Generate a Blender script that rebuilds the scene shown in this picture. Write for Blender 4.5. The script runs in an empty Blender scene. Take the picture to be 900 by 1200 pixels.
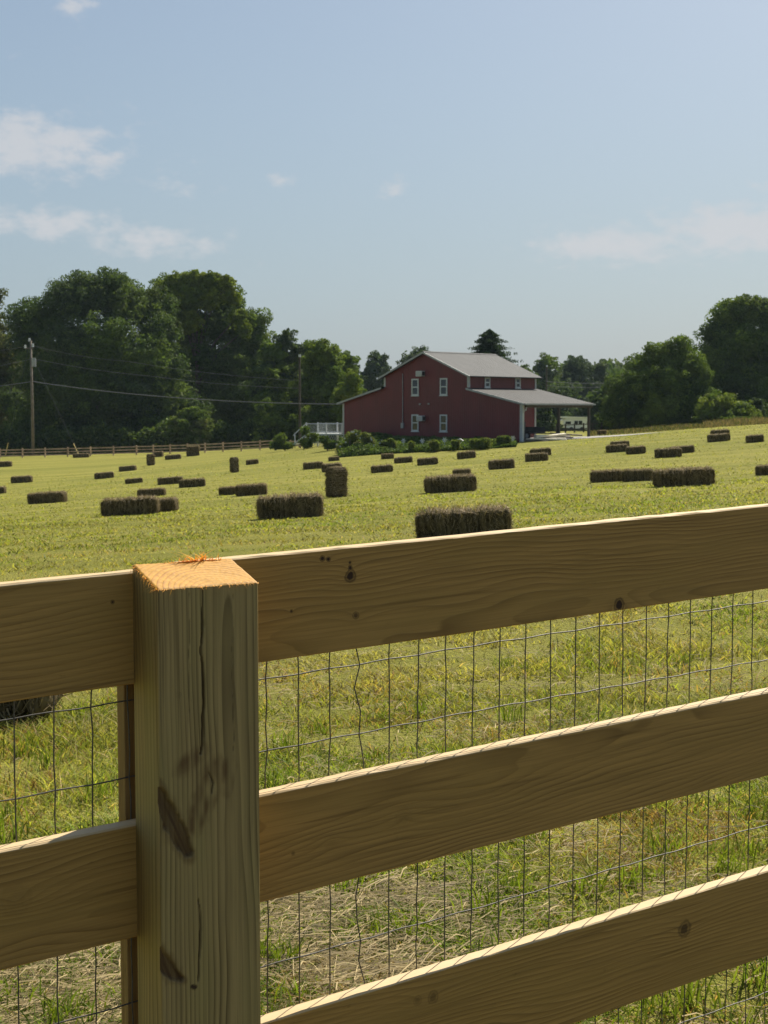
import bpy, bmesh, math, random
import numpy as np
from mathutils import Vector, Matrix, noise as mnoise

C = bpy.context.scene.collection
sc = bpy.context.scene
R = math.radians
F = 1664.0                       # focal length in photo pixels (900 x 1200)
PITCH = math.atan(120.0 / F)
CAMZ = 1.5

# ------------------------------------------------------------------ camera
cam = bpy.data.cameras.new('camera')
cam.sensor_fit = 'VERTICAL'
cam.sensor_height = 36.0
cam.lens = F / 1200.0 * 36.0
cam.clip_start = 0.05
cam.clip_end = 6000
cam.dof.use_dof = True
cam.dof.focus_distance = 2.2
cam.dof.aperture_fstop = 32.0
camo = bpy.data.objects.new('camera', cam)
C.objects.link(camo)
camo.location = (0, 0, CAMZ)
camo.rotation_euler = (R(90) - PITCH, 0, 0)
sc.camera = camo

# ------------------------------------------------------------------ light
SUN_AZ = R(31)                   # to the right of the view direction
SUN_EL = R(46)
sun = bpy.data.lights.new('sun', 'SUN')
sun.energy = 5.0
sun.angle = R(0.5)
sun.color = (1.0, 0.93, 0.80)
suno = bpy.data.objects.new('sun', sun)
C.objects.link(suno)
sd = Vector((math.sin(SUN_AZ) * math.cos(SUN_EL), math.cos(SUN_AZ) * math.cos(SUN_EL), math.sin(SUN_EL)))
suno.rotation_euler = sd.to_track_quat('Z', 'Y').to_euler()

w = bpy.data.worlds.new('World')
sc.world = w
w.use_nodes = True
wt = w.node_tree
wn, wl = wt.nodes, wt.links
bg = wn['Background']
bg.inputs['Strength'].default_value = 0.053
sky = wn.new('ShaderNodeTexSky')
sky.sky_type = 'NISHITA'
sky.sun_disc = False
sky.sun_elevation = SUN_EL
sky.sun_rotation = SUN_AZ
sky.air_density = 1.1
sky.dust_density = 1.6
sky.ozone_density = 1.0

def wmath(op, a, b=None, c=None):
    n = wn.new('ShaderNodeMath'); n.operation = op
    for i, v in enumerate((a, b, c)):
        if v is None: continue
        if isinstance(v, (int, float)): n.inputs[i].default_value = v
        else: wl.new(v, n.inputs[i])
    return n.outputs[0]

tc = wn.new('ShaderNodeTexCoord')
sx = wn.new('ShaderNodeSeparateXYZ'); wl.new(tc.outputs['Generated'], sx.inputs[0])
az = wmath('ARCTAN2', sx.outputs[0], sx.outputs[1])
el = wmath('ARCSINE', sx.outputs[2])
comb = wn.new('ShaderNodeCombineXYZ')
wl.new(wmath('MULTIPLY', az, 1.0), comb.inputs[0]); wl.new(wmath('MULTIPLY', el, 1.7), comb.inputs[1])
nz = wn.new('ShaderNodeTexNoise'); nz.inputs['Scale'].default_value = 50; nz.inputs['Detail'].default_value = 9
nz.inputs['Roughness'].default_value = 0.58
wl.new(comb.outputs[0], nz.inputs['Vector'])
# (azimuth deg, elevation deg, half width deg, half height deg, weight) of the clouds over the field
def pxdir(px, py): return math.atan((px - 450) / F), math.atan((480 - py) / F)
clouds = [(40, 185, 110, 42, 0.92), (120, 196, 40, 26, 0.7), (205, 220, 50, 18, 0.5), (60, 272, 110, 20, 0.85), (180, 290, 90, 22, 0.78),
          (95, 26, 24, 20, 0.72), (20, 4, 60, 14, 0.6), (720, 292, 110, 28, 0.85), (860, 278, 100, 32, 1.0),
          (460, 225, 22, 15, 0.6), (895, 232, 50, 12, 0.5), (325, 216, 40, 10, 0.42),
          (1150, 240, 160, 40, 0.8), (-250, 230, 160, 50, 0.9)]
total = None
for (px, py, wx, wy, wt_) in clouds:
    a0, e0 = pxdir(px, py)
    dx = wmath('DIVIDE', wmath('SUBTRACT', az, a0), wx / F)
    dy = wmath('DIVIDE', wmath('SUBTRACT', el, e0), wy / F)
    rr = wmath('ADD', wmath('MULTIPLY', dx, dx), wmath('MULTIPLY', dy, dy))
    g = wmath('MULTIPLY', wmath('POWER', 2.718, wmath('MULTIPLY', rr, -1.0)), wt_)
    total = g if total is None else wmath('MAXIMUM', total, g)
m = wmath('ADD', total, wmath('MULTIPLY', wmath('SUBTRACT', nz.outputs['Fac'], 0.5), 1.75))
mr = wn.new('ShaderNodeMapRange'); mr.interpolation_type = 'SMOOTHSTEP'
mr.inputs['From Min'].default_value = 0.26; mr.inputs['From Max'].default_value = 0.95
mr.inputs['To Max'].default_value = 0.74
wl.new(m, mr.inputs['Value'])
mixw = wn.new('ShaderNodeMix'); mixw.data_type = 'RGBA'
wl.new(mr.outputs[0], mixw.inputs['Factor'])
# summer haze over the whole sky: a pale veil, thickest towards the horizon
veil = wn.new('ShaderNodeMix'); veil.data_type = 'RGBA'
vf = wn.new('ShaderNodeMapRange'); vf.interpolation_type = 'SMOOTHERSTEP'
vf.inputs['From Min'].default_value = -0.02; vf.inputs['From Max'].default_value = 0.34
vf.inputs['To Min'].default_value = 0.66; vf.inputs['To Max'].default_value = 0.30
wl.new(el, vf.inputs['Value'])
wl.new(vf.outputs[0], veil.inputs['Factor'])
wl.new(sky.outputs[0], veil.inputs['A'])
veil.inputs['B'].default_value = (3.50, 4.75, 6.0, 1)
wl.new(veil.outputs['Result'], mixw.inputs['A'])
mixw.inputs['B'].default_value = (7.0, 7.05, 7.3, 1)
wl.new(mixw.outputs['Result'], bg.inputs['Color'])
w.cycles.sampling_method = 'MANUAL'
w.cycles.sample_map_resolution = 512

sc.view_settings.view_transform = 'Standard'
sc.view_settings.look = 'None'
sc.view_settings.gamma = 1.0
sc.view_settings.use_curve_mapping = False
sc.view_settings.exposure = 0.78
sc.cycles.max_bounces = 8
sc.cycles.transparent_max_bounces = 12

# ------------------------------------------------------------------ helpers
rng = np.random.default_rng(7)
random.seed(7)
cp, sp = math.cos(PITCH), math.sin(PITCH)

def ray(px, py):
    dx, dy = (px - 450) / F, (600 - py) / F
    return Vector((dx, cp + dy * sp, -sp + dy * cp))

def at(px, py, Y):
    d = ray(px, py)
    return Vector((0, 0, CAMZ)) + d * (Y / d.y)

def tag(o, label=None, cat=None, group=None, kind=None):
    if label: o['label'] = label
    if cat: o['category'] = cat
    if group: o['group'] = group
    if kind: o['kind'] = kind
    return o

def empty(name, loc=(0, 0, 0), rz=0, label=None, cat=None, group=None):
    o = bpy.data.objects.new(name, None); C.objects.link(o)
    o.location = loc; o.rotation_euler = (0, 0, rz)
    return tag(o, label, cat, group)

def arr_mesh(name, V, faces, mat=None, parent=None, col=None, smooth=False, loc=None, attr=None):
    """V (n,3); faces = list of int arrays (k, m) of equal-sized polygons; col (n,3) per vertex"""
    me = bpy.data.meshes.new(name)
    V = np.asarray(V, dtype=np.float32)
    loops = np.concatenate([np.asarray(f).ravel() for f in faces]).astype(np.int32)
    tot = np.concatenate([np.full(len(f), np.asarray(f).shape[1]) for f in faces]).astype(np.int32)
    start = np.concatenate([[0], np.cumsum(tot)[:-1]]).astype(np.int32)
    me.vertices.add(len(V)); me.vertices.foreach_set('co', V.ravel())
    me.loops.add(len(loops)); me.loops.foreach_set('vertex_index', loops)
    me.polygons.add(len(tot)); me.polygons.foreach_set('loop_start', start)
    me.update(calc_edges=True)
    me.validate()
    if smooth: me.polygons.foreach_set('use_smooth', np.ones(len(me.polygons), dtype=bool))
    if col is not None:
        a = me.attributes.new('tint', 'FLOAT_COLOR', 'POINT')
        a.data.foreach_set('color', np.c_[col, np.ones(len(col))].astype(np.float32).ravel())
    if attr is not None:
        for k, v in attr.items():
            a = me.attributes.new(k, 'FLOAT', 'POINT'); a.data.foreach_set('value', np.asarray(v, dtype=np.float32))
    if mat: me.materials.append(mat)
    o = bpy.data.objects.new(name, me); C.objects.link(o)
    if loc is not None: o.location = loc
    if parent: o.parent = parent
    return o

class MB:
    """collects simple solids, then links them as ONE mesh object"""
    def __init__(s): s.v = []; s.f = []
    def add(s, v, f):
        b = len(s.v); s.v += [tuple(x) for x in v]; s.f += [tuple(b + i for i in q) for q in f]
    def box(s, x0, x1, y0, y1, z0, z1):
        v = [(x0, y0, z0), (x1, y0, z0), (x1, y1, z0), (x0, y1, z0), (x0, y0, z1), (x1, y0, z1), (x1, y1, z1), (x0, y1, z1)]
        s.add(v, [(3, 2, 1, 0), (4, 5, 6, 7), (0, 1, 5, 4), (1, 2, 6, 5), (2, 3, 7, 6), (3, 0, 4, 7)]); return s
    def prism(s, pts, axis, a, b):
        """extrude polygon pts (2D) along axis from a to b; axis 'y': pts=(x,z); 'x': pts=(y,z); 'z': pts=(x,y)"""
        n = len(pts)
        mk = {'y': lambda p, t: (p[0], t, p[1]), 'x': lambda p, t: (t, p[0], p[1]), 'z': lambda p, t: (p[0], p[1], t)}[axis]
        v = [mk(p, a) for p in pts] + [mk(p, b) for p in pts]
        f = [tuple(range(n)), tuple(range(2 * n - 1, n - 1, -1))] + [(i, i + n, (i + 1) % n + n, (i + 1) % n) for i in range(n)]
        s.add(v, f); return s
    def tube(s, pts, r, n=6, r1=None, cap=True):
        pts = [Vector(p) for p in pts]; k = len(pts); rings = []
        for i, p in enumerate(pts):
            t = (pts[min(i + 1, k - 1)] - pts[max(i - 1, 0)]).normalized()
            u = t.cross(Vector((0, 0, 1)) if abs(t.z) < .95 else Vector((1, 0, 0))).normalized(); q = t.cross(u)
            rr = r if r1 is None else r + (r1 - r) * i / max(1, k - 1)
            rings.append([p + u * (rr * math.cos(2 * math.pi * j / n)) + q * (rr * math.sin(2 * math.pi * j / n)) for j in range(n)])
        v = [x for g in rings for x in g]
        f = [(i * n + j, i * n + (j + 1) % n, (i + 1) * n + (j + 1) % n, (i + 1) * n + j) for i in range(k - 1) for j in range(n)]
        if cap: f += [tuple(range(n - 1, -1, -1)), tuple(range((k - 1) * n, k * n))]
        s.add(v, f); return s
    def build(s, name, mat, parent=None, bevel=0, smooth=False, loc=None):
        me = bpy.data.meshes.new(name); me.from_pydata(s.v, [], s.f)
        bm = bmesh.new(); bm.from_mesh(me); bmesh.ops.recalc_face_normals(bm, faces=bm.faces)
        if bevel: bmesh.ops.bevel(bm, geom=list(bm.edges), offset=bevel, segments=2, affect='EDGES', profile=.6)
        bm.to_mesh(me); bm.free()
        if smooth: me.polygons.foreach_set('use_smooth', np.ones(len(me.polygons), dtype=bool))
        me.materials.append(mat)
        o = bpy.data.objects.new(name, me); C.objects.link(o)
        if loc is not None: o.location = loc
        if parent: o.parent = parent
        return o

def copy_tree(o, parent=None):
    c = o.copy(); C.objects.link(c)
    if parent: c.parent = parent
    for ch in list(o.children): copy_tree(ch, c)
    return c

# value noise in numpy
_tab = np.random.default_rng(3).random((256, 256))
def vnoise(x, y):
    x = np.asarray(x, float); y = np.asarray(y, float)
    xi = np.floor(x).astype(int); yi = np.floor(y).astype(int); fx = x - xi; fy = y - yi
    fx = fx * fx * (3 - 2 * fx); fy = fy * fy * (3 - 2 * fy)
    a = _tab[xi & 255, yi & 255]; b = _tab[(xi + 1) & 255, yi & 255]; c = _tab[xi & 255, (yi + 1) & 255]; d = _tab[(xi + 1) & 255, (yi + 1) & 255]
    return (a * (1 - fx) + b * fx) * (1 - fy) + (c * (1 - fx) + d * fx) * fy
def fbm(x, y, o=3):
    s = 0; a = .5
    for i in range(o): s = s + a * vnoise(x * 2 ** i + 17 * i, y * 2 ** i + 31 * i); a *= .5
    return s / (1 - .5 ** o)

# ------------------------------------------------------------------ terrain height
K5 = np.array([6.97992016, 1.32822273, -8.20011981, 7.81436405, 23.77766577])
ctrl = []
for px in (-60, 100, 260, 420, 580, 740, 900, 1000):
    for py in range(505, 640, 9):
        u_, v_ = (px - 450) / 450, (py - 500) / 100
        h = float(K5 @ np.array([1, u_, v_, u_ * v_, v_ * v_]))
        dv = K5[2] + K5[3] * u_ + 2 * K5[4] * v_
        if h < 4.9 or dv < 3: continue
        d = F * .4 / h
        if d < 14 or (d > 88 and 380 < px < 620) or d > 125: continue
        p = at(px, py, d); ctrl.append((p.x / d, math.log(d), p.z, 1.0))
for a in (-.6, -.3, 0, .3, .6):
    for d in (2, 3.5, 6, 10): ctrl.append((a, math.log(d), .012 * a * d - .01 * max(0, d - 6) * (1 - 2 * a), 1.0))
for px, py, d in [(-60, 538, 150), (0, 537, 150), (80, 535, 149), (160, 533, 148), (240, 530, 144), (320, 527, 138), (350, 527, 130), (400, 531, 108),
                  (500, 532, 100), (560, 531, 98), (402, 518, 122), (450, 518, 116), (500, 518, 114), (550, 518, 111), (612, 519, 109), (640, 515.5, 113), (690, 510.5, 122), (720, 510, 118), (650, 522, 98),
                  (750, 504, 135), (850, 497, 138), (920, 494, 138), (800, 500, 137), (660, 508.5, 140), (690, 507, 140), (660, 507, 165), (700, 505.5, 165), (680, 506, 205), (690, 505, 240),
                  (0, 531, 190), (150, 528, 190), (300, 522, 190), (450, 508, 190), (600, 506, 190), (750, 500, 190), (900, 492, 190)]:
    p = at(px, py, d); ctrl.append((p.x / d, math.log(d), p.z, 1.0))
for a, z in ((-.6, -4.5), (-.3, -4.2), (0, -2), (.15, -1.2), (.3, 0), (.6, 0)):
    for d in (300, 600): ctrl.append((a, math.log(d), z, 1.0))
ctrl = np.array(ctrl)
def _U(r2): return np.where(r2 > 1e-12, r2 * np.log(np.maximum(r2, 1e-12)), 0)
_S = np.array([2.2, 1.0])
_P = ctrl[:, :2] * _S
_n = len(_P)
_Kmat = _U(((_P[:, None] - _P[None]) ** 2).sum(-1)) + np.eye(_n) * .02
_A = np.zeros((_n + 3, _n + 3)); _A[:_n, :_n] = _Kmat; _A[:_n, _n] = 1; _A[:_n, _n + 1:] = _P; _A[_n:, :_n] = _A[:_n, _n:].T
_sol = np.linalg.solve(_A, np.r_[ctrl[:, 2], 0, 0, 0])
def ground(x, y):
    x = np.atleast_1d(np.asarray(x, float)); y = np.atleast_1d(np.asarray(y, float))
    yy = np.clip(y, 2.0, 600); a = np.clip(x / np.maximum(y, 2.0), -.6, .6)
    q = np.c_[a, np.log(yy)] * _S
    out = np.empty(len(q))
    for i in range(0, len(q), 20000):
        b = q[i:i + 20000]
        out[i:i + 20000] = _U(((b[:, None] - _P[None]) ** 2).sum(-1)) @ _sol[:_n] + _sol[_n] + b @ _sol[_n + 1:]
    return out
def gz(x, y): return float(ground(x, y)[0])
def on_ground(px, py, near=3.0, far=260.0):
    """first point where the line of sight of a photo pixel meets the terrain"""
    d = ray(px, py); Y = np.exp(np.linspace(math.log(near), math.log(far), 1400))
    X = d.x / d.y * Y; Z = CAMZ + d.z / d.y * Y
    g = ground(X, Y); i = np.argmax(Z <= g)
    if not (Z[i] <= g[i]): i = len(Y) - 1
    return Vector((X[i], Y[i], g[i]))

# ------------------------------------------------------------------ materials
def new_mat(name):
    m = bpy.data.materials.new(name); m.use_nodes = True
    return m, m.node_tree.nodes, m.node_tree.links, m.node_tree.nodes['Principled BSDF']

class G:
    """tiny node-graph helper"""
    def __init__(s, m): s.n = m.node_tree.nodes; s.l = m.node_tree.links
    def put(s, sock, v):
        if v is None: return
        if isinstance(v, bpy.types.NodeSocket): s.l.new(v, sock)
        else: sock.default_value = v
    def math(s, op, a, b=None, c=None, clamp=False):
        k = s.n.new('ShaderNodeMath'); k.operation = op; k.use_clamp = clamp
        for i, v in enumerate((a, b, c)): s.put(k.inputs[i], v)
        return k.outputs[0]
    def noise(s, vec, scale, detail=3, rough=.5, out='Fac'):
        k = s.n.new('ShaderNodeTexNoise'); k.inputs['Scale'].default_value = scale; k.inputs['Detail'].default_value = detail
        k.inputs['Roughness'].default_value = rough; s.put(k.inputs['Vector'], vec); return k.outputs[out]
    def mapping(s, vec, scale=(1, 1, 1), loc=(0, 0, 0), rot=(0, 0, 0)):
        k = s.n.new('ShaderNodeMapping'); k.inputs['Scale'].default_value = scale; k.inputs['Location'].default_value = loc; k.inputs['Rotation'].default_value = rot
        s.put(k.inputs['Vector'], vec); return k.outputs[0]
    def coord(s, which='Object'):
        return s.n.new('ShaderNodeTexCoord').outputs[which]
    def mix(s, f, a, b, mode='MIX'):
        k = s.n.new('ShaderNodeMix'); k.data_type = 'RGBA'; k.blend_type = mode
        s.put(k.inputs['Factor'], f)
        for nm, v in (('A', a), ('B', b)):
            if isinstance(v, bpy.types.NodeSocket): s.l.new(v, k.inputs[nm])
            else: k.inputs[nm].default_value = (*v, 1)
        return k.outputs['Result']
    def rng(s, v, a, b, c=0., d=1., smooth=True):
        k = s.n.new('ShaderNodeMapRange'); k.interpolation_type = 'SMOOTHSTEP' if smooth else 'LINEAR'
        s.put(k.inputs['Value'], v)
        for nm, x in (('From Min', a), ('From Max', b), ('To Min', c), ('To Max', d)): k.inputs[nm].default_value = x
        return k.outputs[0]
    def bump(s, h, strength=.3, dist=.01):
        k = s.n.new('ShaderNodeBump'); k.inputs['Strength'].default_value = strength; k.inputs['Distance'].default_value = dist
        s.put(k.inputs['Height'], h); return k.outputs[0]

def plain(name, c, rough=.7, metal=0., var=.15, scale=6.):
    m, n, l, p = new_mat(name); g = G(m)
    nz = g.noise(g.coord(), scale, 4, .6)
    d = tuple(x * (1 - var) for x in c); b = tuple(min(1, x * (1 + var)) for x in c)
    l.new(g.mix(g.rng(nz, .3, .7), d, b), p.inputs['Base Color'])
    p.inputs['Roughness'].default_value = rough; p.inputs['Metallic'].default_value = metal
    return m

def leaf_mat(name, trans=.35, rough=.55, spec=.25, gain=1.0):
    """foliage / straw: the colour comes from the per-vertex 'tint' of each leaf or blade"""
    m, n, l, p = new_mat(name); g = G(m)
    at_ = n.new('ShaderNodeAttribute'); at_.attribute_name = 'tint'
    l.new(at_.outputs['Color'], p.inputs['Base Color']); p.inputs['Roughness'].default_value = rough
    p.inputs['Specular IOR Level'].default_value = spec
    tr = n.new('ShaderNodeBsdfTranslucent')
    k = n.new('ShaderNodeMix'); k.data_type = 'RGBA'; k.blend_type = 'MULTIPLY'; k.inputs['Factor'].default_value = 1
    l.new(at_.outputs['Color'], k.inputs['A']); k.inputs['B'].default_value = (1.25 * gain, 1.3 * gain, .6 * gain, 1)
    l.new(k.outputs['Result'], tr.inputs['Color'])
    mx = n.new('ShaderNodeMixShader'); mx.inputs[0].default_value = trans
    l.new(p.outputs[0], mx.inputs[1]); l.new(tr.outputs[0], mx.inputs[2])
    l.new(mx.outputs[0], n['Material Output'].inputs['Surface'])
    return m

def wood(name, light, dark, axis='x', pith=(.03, .05), slope=.03, spacing=.007, knots=(), seed=0., ring=.55, warp=.012, mark=False, green=0., edge=None):
    """sawn pine: growth rings round an axis that runs nearly along the board, cut by the faces; knots = (along, across, radius)"""
    m, n, l, p = new_mat(name); g = G(m)
    s = n.new('ShaderNodeSeparateXYZ'); l.new(g.coord(), s.inputs[0])
    if axis == 'x': L, A, B = s.outputs[0], s.outputs[1], s.outputs[2]       # along, depth, height
    else: L, A, B = s.outputs[2], s.outputs[1], s.outputs[0]
    def vec(a, b, c):
        k = n.new('ShaderNodeCombineXYZ')
        for i, v in enumerate((a, b, c)): g.put(k.inputs[i], v)
        return k.outputs[0]
    Ls = g.math('ADD', L, seed * 3.1)
    v1 = vec(g.math('MULTIPLY', Ls, 1.3), g.math('MULTIPLY', A, 6.), g.math('MULTIPLY', B, 6.))
    w1 = g.math('MULTIPLY', g.math('SUBTRACT', g.noise(v1, 1.6, 2, .5), .5), warp * 4)
    v1b = vec(g.math('MULTIPLY', Ls, 5.), g.math('MULTIPLY', A, 30.), g.math('MULTIPLY', B, 30.))
    w2 = g.math('MULTIPLY', g.math('SUBTRACT', g.noise(v1b, 1.6, 2, .5), .5), warp * .16)
    a = g.math('ADD', g.math('SUBTRACT', A, pith[0]), g.math('MULTIPLY', L, slope * .4))
    b = g.math('ADD', g.math('SUBTRACT', B, pith[1]), g.math('MULTIPLY', L, slope))
    r = g.math('SQRT', g.math('ADD', g.math('MULTIPLY', a, a), g.math('MULTIPLY', b, b)))
    r = g.math('ADD', r, g.math('ADD', w1, w2))
    km = None
    for (ka, kb, kr, kdark) in knots:
        du = g.math('DIVIDE', g.math('SUBTRACT', L, ka), 2.2 if axis == 'x' else 2.2)
        dv = g.math('SUBTRACT', B, kb)
        d = g.math('SQRT', g.math('ADD', g.math('MULTIPLY', du, du), g.math('MULTIPLY', dv, dv)))
        r = g.math('ADD', r, g.math('MULTIPLY', g.math('POWER', 2.718, g.math('MULTIPLY', d, -1. / (kr * 2.2))), kr * 1.6))
        du2 = g.math('SUBTRACT', L, ka)
        d2 = g.math('SQRT', g.math('ADD', g.math('MULTIPLY', du2, du2), g.math('MULTIPLY', dv, dv)))
        d2 = g.math('ADD', d2, g.math('MULTIPLY', g.math('SUBTRACT', g.noise(g.coord(), 90., 3), .5), kr * .9))
        kk = g.math('MULTIPLY', g.rng(d2, kr * .55, kr * 1.1, 1., 0.), kdark)
        rim = g.math('MULTIPLY', g.math('MULTIPLY', g.rng(d2, kr * .75, kr * 1.05), g.rng(d2, kr * 1.1, kr * 1.5, 1., 0.)), .65 * kdark)
        kk = g.math('MAXIMUM', kk, rim)
        km = kk if km is None else g.math('MAXIMUM', km, kk)
    fr = g.math('FRACT', g.math('DIVIDE', r, spacing))
    late = g.math('MULTIPLY', g.math('POWER', g.rng(fr, .15, .90, smooth=False), 1.8), g.rng(fr, .93, 1., 1., 0.))          # dark latewood line
    amp = g.rng(g.noise(vec(g.math('MULTIPLY', Ls, 2.), g.math('MULTIPLY', A, 20), g.math('MULTIPLY', B, 20)), 1.5, 2), .3, .7, .35, 1.)
    late = g.math('MULTIPLY', late, amp)
    fib = g.noise(vec(g.math('MULTIPLY', Ls, 4.), g.math('MULTIPLY', A, 240.), g.math('MULTIPLY', B, 240.)), 1., 4, .7)
    strk = g.noise(vec(g.math('MULTIPLY', Ls, 2.2), g.math('MULTIPLY', A, 95.), g.math('MULTIPLY', B, 95.)), 1., 2, .5)
    col = g.mix(g.math('MULTIPLY', late, ring), light, dark)
    col = g.mix(g.rng(fib, .35, .7, 0, .6), col, tuple(x * .5 for x in light))
    col = g.mix(g.rng(strk, .60, .74, 0, .55), col, tuple(x * 1.1 for x in dark))
    blot = g.noise(vec(g.math('MULTIPLY', Ls, 1.6), g.math('MULTIPLY', A, 8), g.math('MULTIPLY', B, 8)), 1.7, 3, .6)
    col = g.mix(g.rng(blot, .4, .72, 0, .5), col, tuple(x * y for x, y in zip(light, (.74, .78 + green, .72))))
    grime = g.noise(vec(g.math('MULTIPLY', Ls, 14.), g.math('MULTIPLY', A, 30), g.math('MULTIPLY', B, 30)), 1.7, 5, .7)
    col = g.mix(g.rng(grime, .62, .8, 0, .45), col, tuple(x * .35 for x in dark))
    if edge: col = g.mix(g.math('MULTIPLY', g.rng(B, edge - .0035, edge - .0012), g.rng(strk, .3, .7, .92, .78)), col, (.56, .42, .24))   # sunlight on the top edge, painted in as a paler band
    h = g.math('ADD', g.math('MULTIPLY', late, .6), g.math('MULTIPLY', fib, .5))
    if km is not None:
        col = g.mix(km, col, (.045, .022, .010)); h = g.math('SUBTRACT', h, g.math('MULTIPLY', km, .5))
    if mark:
        k = n.new('ShaderNodeAttribute'); k.attribute_name = 'mark'
        col = g.mix(k.outputs['Fac'], col, (.050, .028, .012))
        k2 = n.new('ShaderNodeAttribute'); k2.attribute_name = 'stain'
        col = g.mix(k2.outputs['Fac'], col, (.11, .055, .018))
    l.new(col, p.inputs['Base Color'])
    p.inputs['Roughness'].default_value = .62; p.inputs['Specular IOR Level'].default_value = .22
    l.new(g.bump(h, .35, .0015), p.inputs['Normal'])
    return m

M = {}
M['bale'] = leaf_mat('hay', .12, .9, .08)
M['grass'] = leaf_mat('grass_blades', .45, .6, .15)
M['leaf'] = leaf_mat('leaves', .30, .72, .08)
M['straw'] = leaf_mat('dry_straw', .2, .7, .2)
M['bark'] = plain('bark', (.10, .075, .055), .95, 0, .5, 3)
M['white'] = plain('white_trim', (.52, .54, .54), .5, 0, .06, 3)
M['trim'] = plain('pale_grey_trim', (.40, .41, .41), .5, 0, .08, 3)
M['camper'] = plain('camper_white', (.85, .86, .86), .35, 0, .04, 3)
M['galv'] = plain('galvanised_wire', (.085, .078, .066), .5, .4, .25, 60)
M['pole'] = plain('weathered_pole', (.17, .14, .11), .9, 0, .25, 2)
M['grey_metal'] = plain('grey_metal', (.30, .31, .32), .5, .3, .1, 4)
M['dark_metal'] = plain('dark_metal', (.03, .032, .035), .55, .2, .3, 4)
M['cable'] = plain('cable', (.16, .16, .17), .6, .1, .1, 4)
M['black_cable'] = plain('dark_cable', (.05, .055, .06), .6, .1, .1, 4)
M['post_dark'] = plain('dark_timber', (.06, .05, .035), .85, 0, .25, 4)
M['tyre'] = plain('rubber', (.025, .025, .025), .9, 0, .2, 8)
M['rail'] = plain('rail_timber', (.42, .30, .19), .85, 0, .3, 1.5)
M['concrete'] = plain('concrete', (.27, .255, .23), .9, 0, .15, 1.)
M['plank'] = plain('light_plank', (.72, .66, .54), .8, 0, .15, 3)
M['plank_dark'] = plain('weathered_plank', (.16, .13, .10), .85, 0, .25, 3)
M['yellow'] = plain('guy_guard', (.55, .42, .12), .6, 0, .1, 3)
def glass():
    m, n, l, p = new_mat('window_glass'); p.inputs['Base Color'].default_value = (.02, .024, .028, 1)
    p.inputs['Roughness'].default_value = .08; p.inputs['Specular IOR Level'].default_value = .6; return m
M['glass'] = glass()
def siding():
    m, n, l, p = new_mat('red_metal_siding'); g = G(m)
    co = g.coord(); s = n.new('ShaderNodeSeparateXYZ'); l.new(co, s.inputs[0])
    t = g.math('ADD', s.outputs[0], s.outputs[1])
    fr = g.math('PINGPONG', t, .115)
    rib = g.rng(fr, .085, .112)
    col = g.mix(g.rng(g.noise(g.mapping(co, (1, 1, .35)), 1.1, 5, .65), .3, .7), (.106, .0044, .0092), (.138, .0062, .0126))
    l.new(g.mix(g.math('MULTIPLY', rib, .25), col, (.060, .004, .008)), p.inputs['Base Color']); p.inputs['Roughness'].default_value = .5
    l.new(g.bump(rib, .8, .02), p.inputs['Normal']); return m
M['siding'] = siding()
def roofing(name, c):
    m, n, l, p = new_mat(name); g = G(m)
    co = g.coord(); s = n.new('ShaderNodeSeparateXYZ'); l.new(co, s.inputs[0])
    rib = g.rng(g.math('PINGPONG', s.outputs[1], .15), .115, .145)
    nz = g.noise(g.mapping(co, (.5, 2, 1)), 1.2, 5, .65)
    col = g.mix(g.rng(nz, .3, .7), tuple(x * .82 for x in c), tuple(x * 1.12 for x in c))
    l.new(g.mix(g.math('MULTIPLY', rib, .35), col, tuple(x * .6 for x in c)), p.inputs['Base Color'])
    p.inputs['Roughness'].default_value = .8; p.inputs['Specular IOR Level'].default_value = .25
    l.new(g.bump(rib, 1., .03), p.inputs['Normal']); return m
M['roof'] = roofing('grey_metal_roof', (.060, .0625, .066))
M['roof_low'] = roofing('weathered_lean_to_roof', (.036, .036, .037))

def field_mat():
    m, n, l, p = new_mat('mown_grass_soil'); g = G(m)
    co = g.coord()
    big = g.noise(g.mapping(co, (.03, .09, 0), rot=(0, 0, .12)), 1., 4, .6)
    mow = g.noise(g.mapping(co, (.05, .55, 0), rot=(0, 0, -.10)), 1., 3, .6)
    fine = g.noise(co, 3.5, 6, .75)
    vf = g.noise(co, 28., 4, .7)
    col = g.mix(g.rng(mow, .35, .65), (.185, .185, .036), (.275, .256, .060))
    col = g.mix(g.rng(big, .45, .68, 0, .7), col, (.165, .172, .034))
    col = g.mix(g.rng(fine, .5, .75, 0, .55), col, (.110, .110, .030))
    col = g.mix(g.rng(vf, .55, .75, 0, .5), col, (.26, .20, .075))
    l.new(col, p.inputs['Base Color']); p.inputs['Roughness'].default_value = .95; p.inputs['Specular IOR Level'].default_value = .05
    l.new(g.bump(g.math('ADD', fine, vf), .9, .06), p.inputs['Normal'])
    return m
M['field'] = field_mat()

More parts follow.
